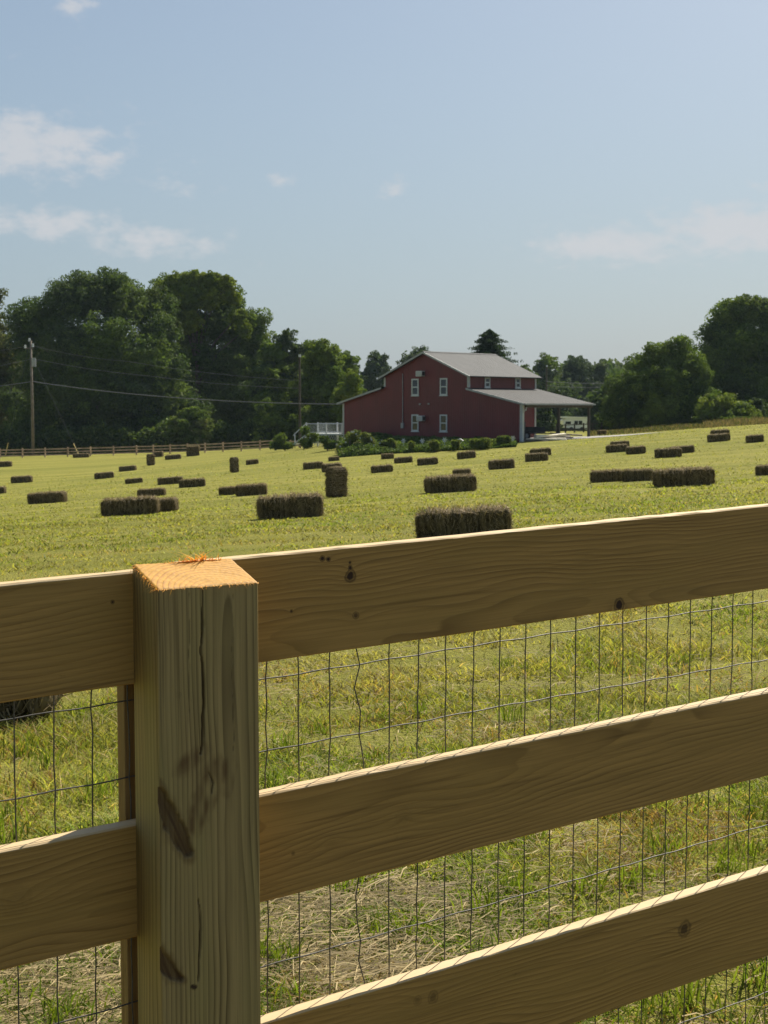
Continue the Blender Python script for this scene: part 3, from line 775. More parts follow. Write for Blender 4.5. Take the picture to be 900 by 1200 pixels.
def make_post():
    # fine grid on the front face so that the split, the gouges and the worn corner are real relief
    H = zt_front - gzp + .0; H0 = -.05
    nx, nz_ = 96, 620
    zlow = H - 1.05
    xs = np.linspace(-PW / 2, PW / 2, nx + 1); zs = np.concatenate([[H0], np.linspace(zlow, H, nz_)])
    Xg, Zg = np.meshgrid(xs, zs, indexing='ij'); x = Xg.ravel(); z = Zg.ravel()
    def P(px, py):
        uu, zz = uz(px, py, c_post); return uu - (u_l + PW / 2), zz - gzp
    mark = np.zeros_like(x); stain = np.zeros_like(x); dep = np.zeros_like(x)
    def crack(pts, w0, depth, amt=1.0):
        nonlocal mark, dep
        pz = np.array([P(*q)[1] for q in pts])[::-1]; pxx = np.array([P(*q)[0] for q in pts])[::-1]
        cx = np.interp(z, pz, pxx) + (vnoise(z * 60, z * 0 + 3) - .5) * .0025
        t = np.clip((z - pz[0]) / (pz[-1] - pz[0]), 0, 1); inside = (z >= pz[0]) & (z <= pz[-1])
        ww = w0 * np.sin(np.pi * np.clip(t * .86 + .1, 0, 1)) ** .6 * (.6 + .7 * vnoise(z * 30, z * 0 + 8))
        g = np.clip(1.25 - np.abs(x - cx) / np.maximum(ww, 1e-4), 0, 1) * inside
        mark = np.maximum(mark, g * amt); dep = np.maximum(dep, g * depth)
    crack([(237, 688), (238, 720), (236, 760), (239, 800), (238, 850), (236, 885)], .0019, .007)
    crack([(233, 1050), (235, 1090), (234, 1130), (232, 1150)], .0017, .005, .9)
    crack([(245, 905), (250, 918), (249, 930)], .0012, .003, .7)
    crack([(221, 690), (222, 760), (221, 860)], .0007, .001, .45)
    crack([(273, 690), (272, 790), (274, 880)], .0006, .001, .4)
    def blob(pts, soft, depth, amt, arr):
        """elongated gouge along a polyline of (px, py, half width m)"""
        q = np.array([P(a, b) for a, b, c in pts]); wv = np.array([c for a, b, c in pts])
        best = np.full(len(x), 9.)
        for k in range(len(q) - 1):
            dv = q[k + 1] - q[k]; t = np.clip(((x - q[k, 0]) * dv[0] + (z - q[k, 1]) * dv[1]) / (dv @ dv), 0, 1)
            dd = np.hypot(x - q[k, 0] - dv[0] * t, z - q[k, 1] - dv[1] * t) / (wv[k] + (wv[k + 1] - wv[k]) * t)
            best = np.minimum(best, dd)
        best = best + (vnoise(x * 260 + 5, z * 110) - .5) * .5
        g = np.clip((1.0 - best) / soft + .5, 0, 1)
        return g, g * depth
    g, dd = blob([(188, 925, .003), (196, 950, .011), (208, 975, .012), (221, 1000, .006)], .3, .006, 1, None)
    streak = .30 + .95 * vnoise(x * 520 + z * 210, z * 26 - x * 8)
    g2, _ = blob([(187, 915, .004), (195, 950, .015), (208, 975, .016), (222, 1006, .008)], .8, 0, 1, None); stain = np.maximum(stain, g2 * .55)
    g2, _ = blob([(186, 1108, .006), (191, 1130, .014), (203, 1142, .011), (216, 1149, .005)], .8, 0, 1, None); stain = np.maximum(stain, g2 * .55)
    mark = np.maximum(mark, g * np.clip(streak, 0, 1)); dep = np.maximum(dep, dd * (.6 + .6 * vnoise(x * 300, z * 40)))
    g, dd = blob([(186, 1112, .004), (191, 1130, .010), (203, 1142, .007), (213, 1147, .003)], .35, .005, 1, None)
    mark = np.maximum(mark, g * np.clip(streak, 0, 1)); dep = np.maximum(dep, dd)
    g, dd = blob([(226, 1156, .003), (229, 1157, .003)], .5, .003, 1, None); mark = np.maximum(mark, g)
    for pts in ([(226, 970, .012), (244, 930, .016), (252, 905, .018)], [(262, 915, .006), (270, 895, .008), (266, 930, .006)], [(215, 900, .012), (238, 880, .010)]):
        g, dd = blob(pts, .9, .0, 1, None); stain = np.maximum(stain, g * np.clip(1.3 * vnoise(x * 150 + 9, z * 45) - .1, 0, 1) * .8)
    y = dep.copy()
    # eased corners
    e = np.minimum(np.abs(x + PW / 2), np.abs(x - PW / 2)); y += np.clip(.002 - e, 0, 1) * .9
    # rough saw cut along the top edge
    topn = (vnoise(x * 500, z * 0 + 2) - .5) * .0012
    zz = z + np.where(z > H - .0008, topn, 0)
    V = np.c_[x, y, zz]; n1 = nz_ + 1
    i, j = np.meshgrid(np.arange(nx), np.arange(nz_), indexing='ij'); q = (i * n1 + j).ravel()
    Fq = [np.c_[q, q + n1, q + n1 + 1, q + 1]]
    # sides and back
    HB = H + .024; m_side = []
    b0 = len(V)
    # left side strip: front-left column + back column
    zl = zs; left_back = np.c_[np.full(n1, -PW / 2), np.full(n1, PD), np.where(zl >= H - 1e-6, HB, zl)]
    right_back = np.c_[np.full(n1, PW / 2), np.full(n1, PD), np.where(zl >= H - 1e-6, HB, zl)]
    V = np.r_[V, left_back, right_back]
    j = np.arange(nz_)
    rcol = nx * n1; b1 = len(V)
    V = np.r_[V, V[:n1], V[rcol:rcol + n1]]
    Fq.append(np.c_[b0 + j, b1 + j, b1 + j + 1, b0 + j + 1])
    Fq.append(np.c_[b1 + n1 + j, b0 + n1 + j, b0 + n1 + j + 1, b1 + n1 + j + 1])
    Fq.append(np.c_[b0 + n1 + j, b0 + j, b0 + j + 1, b0 + n1 + j + 1])
    ex = len(V) - len(mark)
    wm_ = wood('pine_post', (.400, .280, .104), (.095, .060, .019), axis='z', pith=(-.035, .045), slope=.012, spacing=.0058, seed=2.2, ring=.95, warp=.006, mark=True, green=.08)
    o = arr_mesh('post', V, Fq, wm_, fence, attr={'mark': np.r_[mark, np.zeros(ex)], 'stain': np.r_[stain, np.zeros(ex)]})
    # fresh end grain on top: fine grid with saw texture
    nxx, nyy = 80, 46
    a, b = np.meshgrid(np.linspace(-PW / 2, PW / 2, nxx + 1), np.linspace(0, PD, nyy + 1), indexing='ij'); a = a.ravel(); b = b.ravel()
    zc = H + .024 * b / PD + .0015 + (vnoise(a * 330, b * 330) - .5) * .0003 + (vnoise(a * 60 + b * 90, a * 0) - .5) * .0007
    ed = np.minimum(np.minimum(a + PW / 2, PW / 2 - a), np.minimum(b, PD - b))
    zc = zc - np.clip(.0012 - ed, 0, 1) * 1.6
    i, j = np.meshgrid(np.arange(nxx), np.arange(nyy), indexing='ij'); q = (i * (nyy + 1) + j).ravel(); n2 = nyy + 1
    cap = wood('fresh_end_grain', (.56, .290, .045), (.30, .115, .010), axis='z', pith=(-.022, .012), slope=0., spacing=.0070, seed=4.1, ring=1., warp=.003)
    co = arr_mesh('end_grain', np.c_[a, b, zc], [np.c_[q, q + n2, q + n2 + 1, q + 1]], cap, o, smooth=False)
    # splinters left by the saw
    rs = np.random.default_rng(12); V = []; Q = []; cl = []
    def curl(p, d, L, wd, bend):
        k = 5; b_ = len(V); d = Vector(d).normalized(); s = d.cross(Vector((0, 0, 1)))
        s = (s if s.length > .05 else Vector((1, 0, 0))).normalized() * wd
        c = np.array([.95, .46, .09]) * (.6 + .6 * rs.random())
        for t in range(k + 1):
            f = t / k; q = Vector(p) + d * (L * f) + Vector((bend[0], bend[1], bend[2])) * (f * f * L)
            V.append(q - s * (1 - .8 * f)); V.append(q + s * (1 - .8 * f)); cl.extend([c, c])
        for t in range(k): Q.append((b_ + 2 * t, b_ + 2 * t + 1, b_ + 2 * t + 3, b_ + 2 * t + 2))
    for _ in range(48):     # hanging fuzz along the front edge
        xx = rs.uniform(-PW / 2, PW / 2)
        dens = 1 if abs(xx) > .02 else .75
        curl((xx, -.0005, H + .001), (rs.normal(0, .6), -1, rs.normal(-.3, .5)), rs.uniform(.0012, .006) * dens, rs.uniform(.0003, .0009), (rs.normal(0, .4), 0, rs.uniform(-1.2, .1)))
    for _ in range(60):     # ragged left edge
        b_ = rs.uniform(0, PD)
        curl((-PW / 2 - .0003, b_, H + .024 * b_ / PD + .001), (-1, rs.normal(0, .7), rs.normal(-.4, .5)), rs.uniform(.002, .012), rs.uniform(.0003, .0008), (0, rs.normal(0, .5), rs.uniform(-1.2, .2)))
    for _ in range(170):     # heap of shavings at the back edge
        xx = rs.normal(.022, .018); xx = min(PW / 2, max(-PW / 2, xx))
        curl((xx, PD - .003, H + .024), (rs.normal(0, 1), rs.normal(.0, .3), abs(rs.normal(.4, .6))), rs.uniform(.003, .020) * math.exp(-((xx - .02) / .03) ** 2) + .002, rs.uniform(.0004, .0013), (rs.normal(0, .8), rs.normal(0, .4), rs.uniform(-.8, .3)))
    for _ in range(70):
        xx = rs.uniform(-PW / 2, PW / 2)
        curl((xx, PD - .001, H + .0242), (rs.normal(0, 1), .3, abs(rs.normal(.2, .4))), rs.uniform(.002, .007), rs.uniform(.0003, .0007), (0, 0, rs.uniform(-.8, .1)))
    arr_mesh('splinters', np.array([tuple(v) for v in V]), [np.array(Q)], M['straw'], o, col=np.array(cl))
    return o
post = make_post()
p2 = copy_tree(post, fence); p2.location = (2.44, 0, SLOPE * 2.44)

# cover board on the field side, behind the mesh
mb = MB(); mb.box(-PW / 2, PW / 2, 0, .024, 0, zt_front - gzp + .0)
o = mb.build('cover_board', wood('pine_cover', (.30, .18, .06), (.12, .06, .018), axis='z', pith=(.05, .03), slope=.02, spacing=.008, seed=9.), fence, bevel=.0015, loc=(0, PD + BT + .009, -.03))
o.scale = (1, 1, .985)

def build_mesh_wire():
    mb = MB(); rs = np.random.default_rng(5)
    cw = c_board + BT + .0045; yl = cw - c_post
    x450 = uz(455, 790, cw)[0] - (u_l + PW / 2)
    rows = [uz(450, y, cw)[1] for y in (772, 848)]
    z0 = rows[0] - gzp - SLOPE * x450; dz = .1016
    x0s = [x450 + .0508 * k for k in range(-42, 50)]
    zr = [z0 + dz * k for k in range(-9, 2)]
    xs = np.arange(x0s[0], x0s[-1] + .01, .0254)
    rowoff = {}
    for k, z in enumerate(zr):
        off = rs.normal(0, .0012); sag = rs.normal(0, 1, 9) * .0022
        if k == 5: off -= .003
        fn = lambda x, off=off, sag=sag: off + float(np.interp(x, np.linspace(x0s[0], x0s[-1], 9), sag)) + .0009 * math.sin(x * 61 + off * 900)
        rowoff[k] = fn
        mb.tube([(x, yl, z + SLOPE * x + fn(x)) for x in xs], .0010, 6)
    for x in x0s:
        pts = []; amp = rs.normal(0, .0011); ph = rs.random() * 6
        big = .006 if abs(x - (x450 - .0508)) < .01 else 0
        for k, z in enumerate(zr):
            pts.append((x + rs.normal(0, .0007), yl - .0023, z + SLOPE * x + rowoff[k](x)))
            if k < len(zr) - 1:
                for t in (.33, .67):
                    pts.append((x + amp * math.sin(ph + k * 2.1 + t * 3) + big * math.sin(t * 5 + k * 1.7), yl - .0023 + .001 * math.sin(ph + k), z + dz * t + SLOPE * x + rowoff[k](x)))
        mb.tube(pts, .00095, 6)
    mb.build('wire_mesh', M['galv'], fence, smooth=True)
build_mesh_wire()

def build_bounce_blocker():  # unseen dark sheet, added to cut ground bounce onto the fence fronts
    us = np.linspace(-14, 14, 41); ns = np.linspace(-9, c_post - .75, 14)
    V = []
    for a in us:
        for b in ns:
            q = U * float(a) + N * float(b); V.append((q.x, q.y, gz(q.x, q.y) + .03))
    i, j = np.meshgrid(np.arange(40), np.arange(13), indexing='ij'); q = (i * 14 + j).ravel()
    o = arr_mesh('bounce_blocker', np.array(V), [np.c_[q, q + 14, q + 15, q + 1]], plain('bounce_blocker_dark', (.045, .043, .04), .9, 0, .25, 9.), smooth=True); tag(o, kind='structure')
build_bounce_blocker()

# ------------------------------------------------------------------ red barn
D = 110.0
c0 = at(612, 518, D)
barn = empty('barn', c0, R(-45), 'dark red metal barn with grey roof, lower side wing and open carport roof', 'barn')
xm_r, xm_l, xl_l, xrg = -5.56, -15.1, -20.2, -10.3
z_lr, z_me, z_rg, z_lt, z_ll, z_llt = 2.98, 5.25, 7.15, 4.15, 3.10, 4.30
DEP = 8.5; BASE = -.8
g_pts = [(xl_l, BASE), (0, BASE), (0, z_lr), (xm_r, z_lt), (xm_r, z_me), (xrg, z_rg), (xm_l, z_me), (xm_l, z_llt), (xl_l, z_ll)]
mb = MB(); mb.prism(g_pts, 'y', 0, .12); mb.build('gable_wall', M['siding'], barn)
mb = MB(); mb.prism([(xl_l, BASE), (xm_r, BASE), (xm_r, z_me), (xrg, z_rg), (xm_l, z_me), (xm_l, z_llt), (xl_l, z_ll)], 'y', DEP - .12, DEP); mb.build('rear_wall', M['siding'], barn)
side = MB().box(xm_r - .12, xm_r, .12, DEP - .12, BASE, z_me - .03).build('side_wall', M['siding'], barn)
MB().box(xl_l, xl_l + .12, .12, DEP - .12, BASE, z_ll - .03).build('side_wall', M['siding'], barn)
MB().box(xm_l, xm_l + .12, .12, DEP - .12, z_llt - .3, z_me - .03).build('side_wall', M['siding'], barn)
def slab(name, xa, za, xb, zb, t, y0, y1, mat):
    mb = MB(); mb.prism([(xa, za), (xb, zb), (xb, zb + t), (xa, za + t)], 'y', y0, y1); return mb.build(name, mat, barn)
sl = (z_rg - z_me) / (xm_r - xrg); sl_l = (z_rg - z_me) / (xrg - xm_l)
ov = .42
rf = slab('roof', xrg, z_rg + .01, xm_r + ov, z_me - sl * ov + .01, .09, -.35, DEP + .35, M['roof'])
slab('roof', xrg - .004, z_rg + .01, xm_l - ov, z_me - sl_l * ov + .01, .09, -.35, DEP + .35, M['roof'])
MB().prism([(xrg - .18, z_rg + .06), (xrg, z_rg + .135), (xrg + .18, z_rg + .06), (xrg, z_rg + .15)], 'y', -.36, DEP + .36).build('ridge_cap', M['roof'], rf)
s2 = (z_lt - z_lr) / (-xm_r); s3 = (z_llt - z_ll) / (xm_l - xl_l)
lr = slab('carport_roof', xm_r + .004, z_lt + .01, .45, z_lr - s2 * .45 + .01, .08, -.3, DEP + .15, M['roof_low'])
MB().box(.452, .57, -.3, DEP + .15, z_lr - s2 * .45 - .03, z_lr - s2 * .45 + .085).build('gutter', M['grey_metal'], lr)
slab('side_wing_roof', xm_l - .004, z_llt + .01, xl_l - .4, z_ll - s3 * .4 + .01, .08, -.3, DEP + .3, M['roof_low'])
# pale trim along the rakes and corners
def rake(xa, za, xb, zb):
    MB().prism([(xa, za - .15), (xb, zb - .15), (xb, zb + .005), (xa, za + .005)], 'y', -.39, -.352).build('rake_trim', M['grey_metal'], barn)
rake(xrg, z_rg + .09, xm_r + ov, z_me - sl * ov + .09); rake(xrg, z_rg + .09, xm_l - ov, z_me - sl_l * ov + .09)
rake(xm_r + .02, z_lt + .085, .45, z_lr - s2 * .45 + .085); rake(xm_l - .02, z_llt + .085, xl_l - .4, z_ll - s3 * .4 + .085)
def corner(x, z0, z1, y=-.03, wdt=.16):
    MB().box(x - wdt, x + .03, y, y + .16, z0, z1).build('corner_trim', M['trim'], barn)
corner(xm_r + .02, z_lt + .12, z_me - .05); corner(xm_l + .14, z_llt + .12, z_me - .05); corner(xl_l + .14, BASE, z_ll - .06)
MB().box(-.24, .04, -.035, .18, BASE, z_lr - .12).build('corner_trim', M['trim'], barn)
MB().box(xm_r - .10, xm_r + .035, DEP - .16, DEP + .04, BASE, z_me - .06).build('corner_trim', M['trim'], barn)
MB().tube([(.50, -.12, z_lr - .30), (.46, -.14, z_lr - .5), (.14, -.12, z_lr - .75), (.12, -.11, .2), (.12, -.2, .05)], .06, 8).build('downspout', M['white'], barn)
MB().box(xl_l, .0, -.02, .0, BASE, -.05).build('foundation_strip', M['concrete'], barn)
for t in (4.35, 8.3):
    MB().box(.05, .23, t - .09, t + .09, BASE, z_lr - .1).build('carport_post', M['post_dark'], barn)
MB().box(.06, .22, .2, DEP + .2, z_lr - .32, z_lr - .1).build('carport_beam', M['post_dark'], barn)

def window(face, c, z0, z1, wdt):
    """double hung window: white frame, two dark panes"""
    def bx(mb, a0, a1, d0, d1, zz0, zz1):
        if face == 'gable': mb.box(c + a0, c + a1, -d1, -d0, zz0, zz1)
        else: mb.box(xm_r + d0, xm_r + d1, c + a0, c + a1, zz0, zz1)
    h = wdt / 2; t = .11
    mb = MB(); bx(mb, -h, -h + t, .002, .06, z0, z1); bx(mb, h - t, h, .002, .06, z0, z1); bx(mb, -h + t, h - t, .002, .06, z0, z0 + t); bx(mb, -h + t, h - t, .002, .06, z1 - t, z1)
    zm = (z0 + z1) / 2; bx(mb, -h + t, h - t, .002, .055, zm - .045, zm + .045)
    o = mb.build('window', M['white'], barn)
    mb = MB(); bx(mb, -h + t, h - t, .002, .02, z0 + t, zm - .045); bx(mb, -h + t, h - t, .002, .025, zm + .045, z1 - t)
    mb.build('pane', M['glass'], o)
    mb = MB(); bx(mb, -h - .05, h + .05, .002, .09, z0 - .07, z0 - .002); mb.build('sill', M['white'], o)
xw1, xw2 = -11.45, -8.25
for xw in (xw1, xw2):
    window('gable', xw, 3.67, 5.05, .80); window('gable', xw, .72, 2.10, .80)
window('side', 2.25, 4.28, 5.12, .66); window('side', 6.1, 4.28, 5.12, .66)
def ac_unit(x, z):
    o = MB().box(x - .33, x + .33, -.42, -.003, z - .22, z + .22).build('air_conditioner', M['white'], barn, bevel=.02)
    mb = MB()
    for k in range(6): mb.box(x - .27, x + .27, -.432, -.421, z - .17 + k * .055, z - .145 + k * .055)
    mb.build('grille', M['grey_metal'], o)
    MB().box(x + .331, x + .36, -.36, -.06, z - .16, z + .16).build('side_vent', M['dark_metal'], o)
ac_unit(xw1 + .75, 5.45); ac_unit(xw1 + .82, 1.78)
MB().box(-13.02, -12.72, -.16, -.003, .95, 1.40).build('meter_box', M['grey_metal'], barn, bevel=.02)
MB().tube([(-12.87, -.05, 1.4), (-12.87, -.05, 5.5)], .035, 6).build('conduit', M['grey_metal'], barn)
for x, z in ((-10.9, 2.95), (-9.9, 2.97)): MB().box(x - .1, x + .1, -.08, -.003, z - .06, z + .06).build('vent_cap', M['grey_metal'], barn)

def add_world(name, V, loc): pass
# concrete pad under the carport and the drive
bm_pad = MB()
def barn_pt(x, y, z=0): return c0 + Matrix.Rotation(R(-45), 3, 'Z') @ Vector((x, y, z))
def sheet(name, pts, mat, lift=.03, n=10):
    """quad patch draped on the terrain"""
    A, B_, C_, D_ = [Vector(p) for p in pts]; V = []
    for i in range(n + 1):
        for j in range(n + 1):
            q = (A * (1 - i / n) + B_ * (i / n)) * (1 - j / n) + (D_ * (1 - i / n) + C_ * (i / n)) * (j / n)
            V.append((q.x, q.y, gz(q.x, q.y) + lift))
    i, j = np.meshgrid(np.arange(n), np.arange(n), indexing='ij'); q = (i * (n + 1) + j).ravel()
    o = arr_mesh(name, np.array(V), [np.c_[q, q + n + 1, q + n + 2, q + 1]], mat, smooth=True); tag(o, kind='structure'); return o
sheet('concrete_pad', [barn_pt(xm_r, 0.2), barn_pt(1.6, .8), barn_pt(2.2, 9.4), barn_pt(xm_r, 9.4)], M['concrete'], .035)
sheet('driveway', [barn_pt(1.65, 3.2), barn_pt(6.5, 5.2), barn_pt(7.2, 9.0), barn_pt(2.25, 9.4)], M['concrete'], .03)

# things kept under the carport
def g_at(p): return Vector((p.x, p.y, gz(p.x, p.y) + .04))
tr = empty('utility_trailer', g_at(barn_pt(-2.4, 3.4)), R(-4), 'dark low utility trailer parked under the carport roof', 'trailer')
MB().box(-1.5, 1.5, -.75, .75, .48, .58).build('bed', M['dark_metal'], tr)
mb = MB()
for s in (-1, 1):
    for x in (-1.45, -.5, .5, 1.45): mb.box(x - .03, x + .03, s * .74 - .03, s * .74 + .03, .58, 1.0)
    mb.box(-1.5, 1.5, s * .74 - .025, s * .74 + .025, .96, 1.02)
mb.box(-1.46, 1.46, s * .70 - .02, s * .70 + .02, .585, .95)
mb.build('side_rail', M['dark_metal'], tr)
for s in (-1, 1):
    wz = MB().tube([(0, s * .80, .33), (0, s * .98, .33)], .33, 16).build('wheel', M['tyre'], tr)
    MB().tube([(0, s * .98, .33), (0, s * .995, .33)], .17, 12).build('rim', M['grey_metal'], wz)
    MB().box(-.45, .45, s * .89 - .12, s * .89 + .12, .70, .73).build('fender', M['dark_metal'], tr)
MB().tube([(1.5, .4, .5), (2.6, 0, .5)], .04, 6).tube([(1.5, -.4, .5), (2.6, 0, .5)], .04, 6).build('tongue', M['dark_metal'], tr)
cb = empty('storage_cabinet', g_at(barn_pt(-.9, .75)), R(-45), 'dark storage cabinet standing just inside the carport corner', 'cabinet')
MB().box(-.35, .35, -.3, .3, .05, 1.45).build('carcass', M['dark_metal'], cb, bevel=.01)
for s in (-1, 1): MB().box(min(0, s * .34) + .005, max(0, s * .34) - .005, .302, .325, .12, 1.4).build('door', M['post_dark'], cb)
MB().box(-.4, .4, -.34, .34, 1.452, 1.5).build('top', M['dark_metal'], cb)
rs = np.random.default_rng(3)
for k in range(9):
    o = MB().box(-1.25, 1.25, -.16, .16, 0, .10).build('plank', M['plank'] if k < 6 else M['plank_dark'], None, bevel=.004)
    b = barn_pt(1.0 + rs.uniform(-.35, .5), 1.5 + rs.uniform(-.6, 1.9) + (1.2 if k >= 6 else 0)); o.location = g_at(b) + Vector((0, 0, .05 + .13 * (k % 3))); o.rotation_euler = (rs.uniform(-.12, .12), rs.uniform(-.10, .10), rs.uniform(-.5, .6))
    if k < 6: tag(o, 'pale plank in the loose lumber pile beside the carport', 'plank', 'pale planks in the lumber pile')
    else: tag(o, 'dark weathered plank in the loose lumber pile beside the carport', 'plank', 'dark planks in the lumber pile')

# ------------------------------------------------------------------ white deck at the left of the barn
dk0 = at(381, 526, 127); dk0.z = gz(dk0.x, dk0.y)
dk = empty('deck', dk0, R(-20), 'white railed deck with steps at the left end of the red barn', 'deck')
MB().box(-1.4, 2.2, -1.2, 1.6, 1.0, 1.15).build('platform', M['white'], dk)
def railing(x0, y0, x1, y1):
    mb = MB(); n = max(2, int(math.hypot(x1 - x0, y1 - y0) / .11))
    mb.tube([(x0, y0, 2.05), (x1, y1, 2.05)], .045, 6).tube([(x0, y0, 1.25), (x1, y1, 1.25)], .03, 6)
    for k in range(n + 1): t = k / n; mb.tube([(x0 + (x1 - x0) * t, y0 + (y1 - y0) * t, 1.2), (x0 + (x1 - x0) * t, y0 + (y1 - y0) * t, 2.03)], .014, 4)
    mb.build('railing', M['white'], dk)
railing(-1.4, -1.2, 2.2, -1.2); railing(-1.4, 1.6, 2.2, 1.6)
for x in (-1.4, .6, 2.2):
    for y in (-1.2, 1.6): MB().box(x - .06, x + .06, y - .06, y + .06, -.3, 2.15).build('post', M['white'], dk)
mb = MB()
for k in range(16):
    x = -1.35 + k * .24
    mb.tube([(x, -1.16, .02), (min(2.15, x + .6), -1.16, .98)], .022, 4).tube([(min(2.15, x + .6), -1.13, .02), (x, -1.13, .98)], .022, 4)
mb.build('lattice', M['white'], dk)
mb = MB()
for k in range(5): mb.box(-1.4 - .28 * (5 - k), -1.4 - .28 * (4 - k), -1.1, -.1, .1 + .2 * k, .16 + .2 * k)
mb.build('steps', M['white'], dk)
MB().tube([(-1.45, -1.15, 2.05), (-2.6, -1.15, 1.1)], .05, 6).tube([(-2.6, -1.15, 0), (-2.6, -1.15, 1.15)], .05, 6).tube([(-1.45, -1.15, 1.0), (-2.8, -1.15, .05)], .07, 6).build('stair_rail', M['white'], dk)

dk.scale = (.95, .95, .95)
# ------------------------------------------------------------------ vegetation builders
def leaves(P, size, colr, rs, flat=.0, asp=.6, out=None):
    """one bent leaf-shaped quad per point"""
    n = len(P)
    a = rs.normal(0, 1, (n, 3));
    if out is not None: a = a + out * 1.5
    a /= np.linalg.norm(a, axis=1)[:, None]
    b = rs.normal(0, 1, (n, 3)); b[:, 2] -= .3; b -= a * (a * b).sum(1)[:, None]; b /= np.linalg.norm(b, axis=1)[:, None]
    c = np.cross(a, b)
    s = (size * (.6 + .8 * rs.random(n)))[:, None]
    V = np.stack([P - b * s * .5, P + c * s * asp * .5 + a * s * .06, P + b * s * .5, P - c * s * asp * .5 + a * s * .06], 1)
    return V.reshape(-1, 3), np.repeat(colr[:, None], 4, 1).reshape(-1, 3)

def crown_cloud(lobes, n, rs, shell=.55):
    """points in the outer shells of ellipsoid lobes (cx,cy,cz,rx,ry,rz); hidden inner ones are kept sparse"""
    L = np.array(lobes); wgt = (L[:, 3] * L[:, 5] + L[:, 4] * L[:, 5] + L[:, 3] * L[:, 4]); wgt = wgt / wgt.sum()
    k = rs.choice(len(L), n, p=wgt); d = rs.normal(0, 1, (n, 3)); d /= np.linalg.norm(d, axis=1)[:, None]
    r = shell + (1 - shell) * rs.random(n) ** .6
    # uneven outline: direction dependent radius
    bumpy = .86 + .24 * np.abs(np.sin(d[:, 0] * 5.1 + k * 1.7) * np.cos(d[:, 2] * 4.3 + k * 2.9 + d[:, 1] * 3.7)) + .06 * rs.normal(0, 1, n)
    P = L[k, :3] + d * L[k, 3:] * (r * bumpy)[:, None]
    return P, d, k, r

def make_lobes(H, Wd, rs, n=26, low=.12, topw=.45, dep=.8):
    """sub-crowns arranged inside an irregular egg: wide below, narrower above"""
    out = []
    for i in range(n):
        h = low + (1 - low) * (i + rs.random()) / n
        env = math.sin(math.pi * min(1, (.12 + h * .82))) ** .75
        env = max(env, topw * (1.08 - h)) if h < .9 else env
        a = rs.random() * 2 * math.pi; rr = Wd / 2 * env * math.sqrt(rs.random()) * .78
        r = max(Wd * .17, H * .085) * (1 + .6 * rs.random()) * (1.0 if h < .75 else .8)
        out.append((math.cos(a) * rr, math.sin(a) * rr * dep, h * H - r * .45, r * 1.1, r * 1.05, r * .82))
    return out

def make_tree(name, base, H, Wd, label, palette, n=24000, leaf=.34, seed=0, lobes=None, low=.10, cat='tree', group='trees round the field', trunk_r=None, parts=True, trunk_h=None, n_lobes=26, dep=.8, clump_leaves=48):
    rs = np.random.default_rng(seed)
    n = int(n * 1.6); leaf *= .80
    t = empty(name, base, 0, label, cat, group)
    if lobes is None: lobes = make_lobes(H, Wd, rs, n_lobes, low, dep=dep)
    La = np.array(lobes); nl = len(La)
    wgt = La[:, 3] * La[:, 5]; wgt = wgt / wgt.sum()
    mean_r = float(np.mean(La[:, 3]))
    ns = max(40, int(n / clump_leaves)); k = rs.choice(nl, ns, p=wgt)
    d0 = rs.normal(0, 1, (ns, 3)); d0 /= np.linalg.norm(d0, axis=1)[:, None]
    r0 = .62 + .40 * rs.random(ns) ** .7
    Cn = La[k, :3] + d0 * La[k, 3:] * r0[:, None]
    Rc = mean_r * (.15 + .17 * rs.random(ns)) * np.where(rs.random(ns) < .2, .6, 1.)
    pal = np.array(palette); lobe_c = pal[rs.integers(0, len(pal), nl)]; cl_c = (.5 * pal[rs.integers(0, len(pal), ns)] + .5 * lobe_c[k]) * (.75 + .55 * rs.random((ns, 1)))
    j = rs.choice(ns, n, p=Rc ** 2 / (Rc ** 2).sum())
    d = rs.normal(0, 1, (n, 3)); d[:, 2] += .35; d /= np.linalg.norm(d, axis=1)[:, None]
    rr = .55 + .45 * rs.random(n) ** .5 + .10 * rs.normal(0, 1, n)
    P = Cn[j] + d * (Rc[j] * rr)[:, None] * np.array([1.1, 1.1, .78])
    col = cl_c[j] * (.75 + .5 * rs.random((n, 1)))
    out = d * .35 + d0[j] * .2
    nc_ = n // 4; kc = rs.choice(nl, nc_, p=wgt); dc = rs.normal(0, 1, (nc_, 3)); dc /= np.linalg.norm(dc, axis=1)[:, None]
    Pc = La[kc, :3] + dc * La[kc, 3:] * (.2 + .5 * rs.random((nc_, 1)))          # bigger leaves deep inside close the crown
    P = np.r_[P, Pc]; out = np.r_[out, dc]; col = np.r_[col, lobe_c[kc]]; sz = np.r_[np.full(n, leaf), np.full(nc_, leaf * 2.0)]
    P[:, 2] = np.maximum(P[:, 2], .15 + rs.random(len(P)) * .6)
    V, cc = leaves(P, sz, col, rs, out=out)
    b = (np.arange(len(P)) * 4)[:, None] + np.arange(4)[None]
    tr_ = trunk_r or max(.12, H * .018); mb = MB()
    th = trunk_h or H * .55
    mb.tube([(0, 0, -.5), (.02 * H * rs.normal() * .3, 0, th * .35), (.02 * H * rs.normal(), .01 * H, th * .7), (.03 * H * rs.normal() * .5, 0, th)], tr_ * 1.25, 9, tr_ * .45)
    for q in range(min(9, len(lobes))):
        L = lobes[(q * 5) % len(lobes)]; z0 = max(.08 * H, min(th * .92, L[2] * .55)); c = Vector(L[:3])
        mb.tube([(0, 0, z0), tuple(Vector((c.x * .45, c.y * .45, z0 + (c.z - z0) * .6))), tuple(c)], tr_ * .42, 6, tr_ * .10)
    mb.build('trunk', M['bark'], t, smooth=True)
    arr_mesh('crown', V, [b], M['leaf'], t, col=cc)
    return t

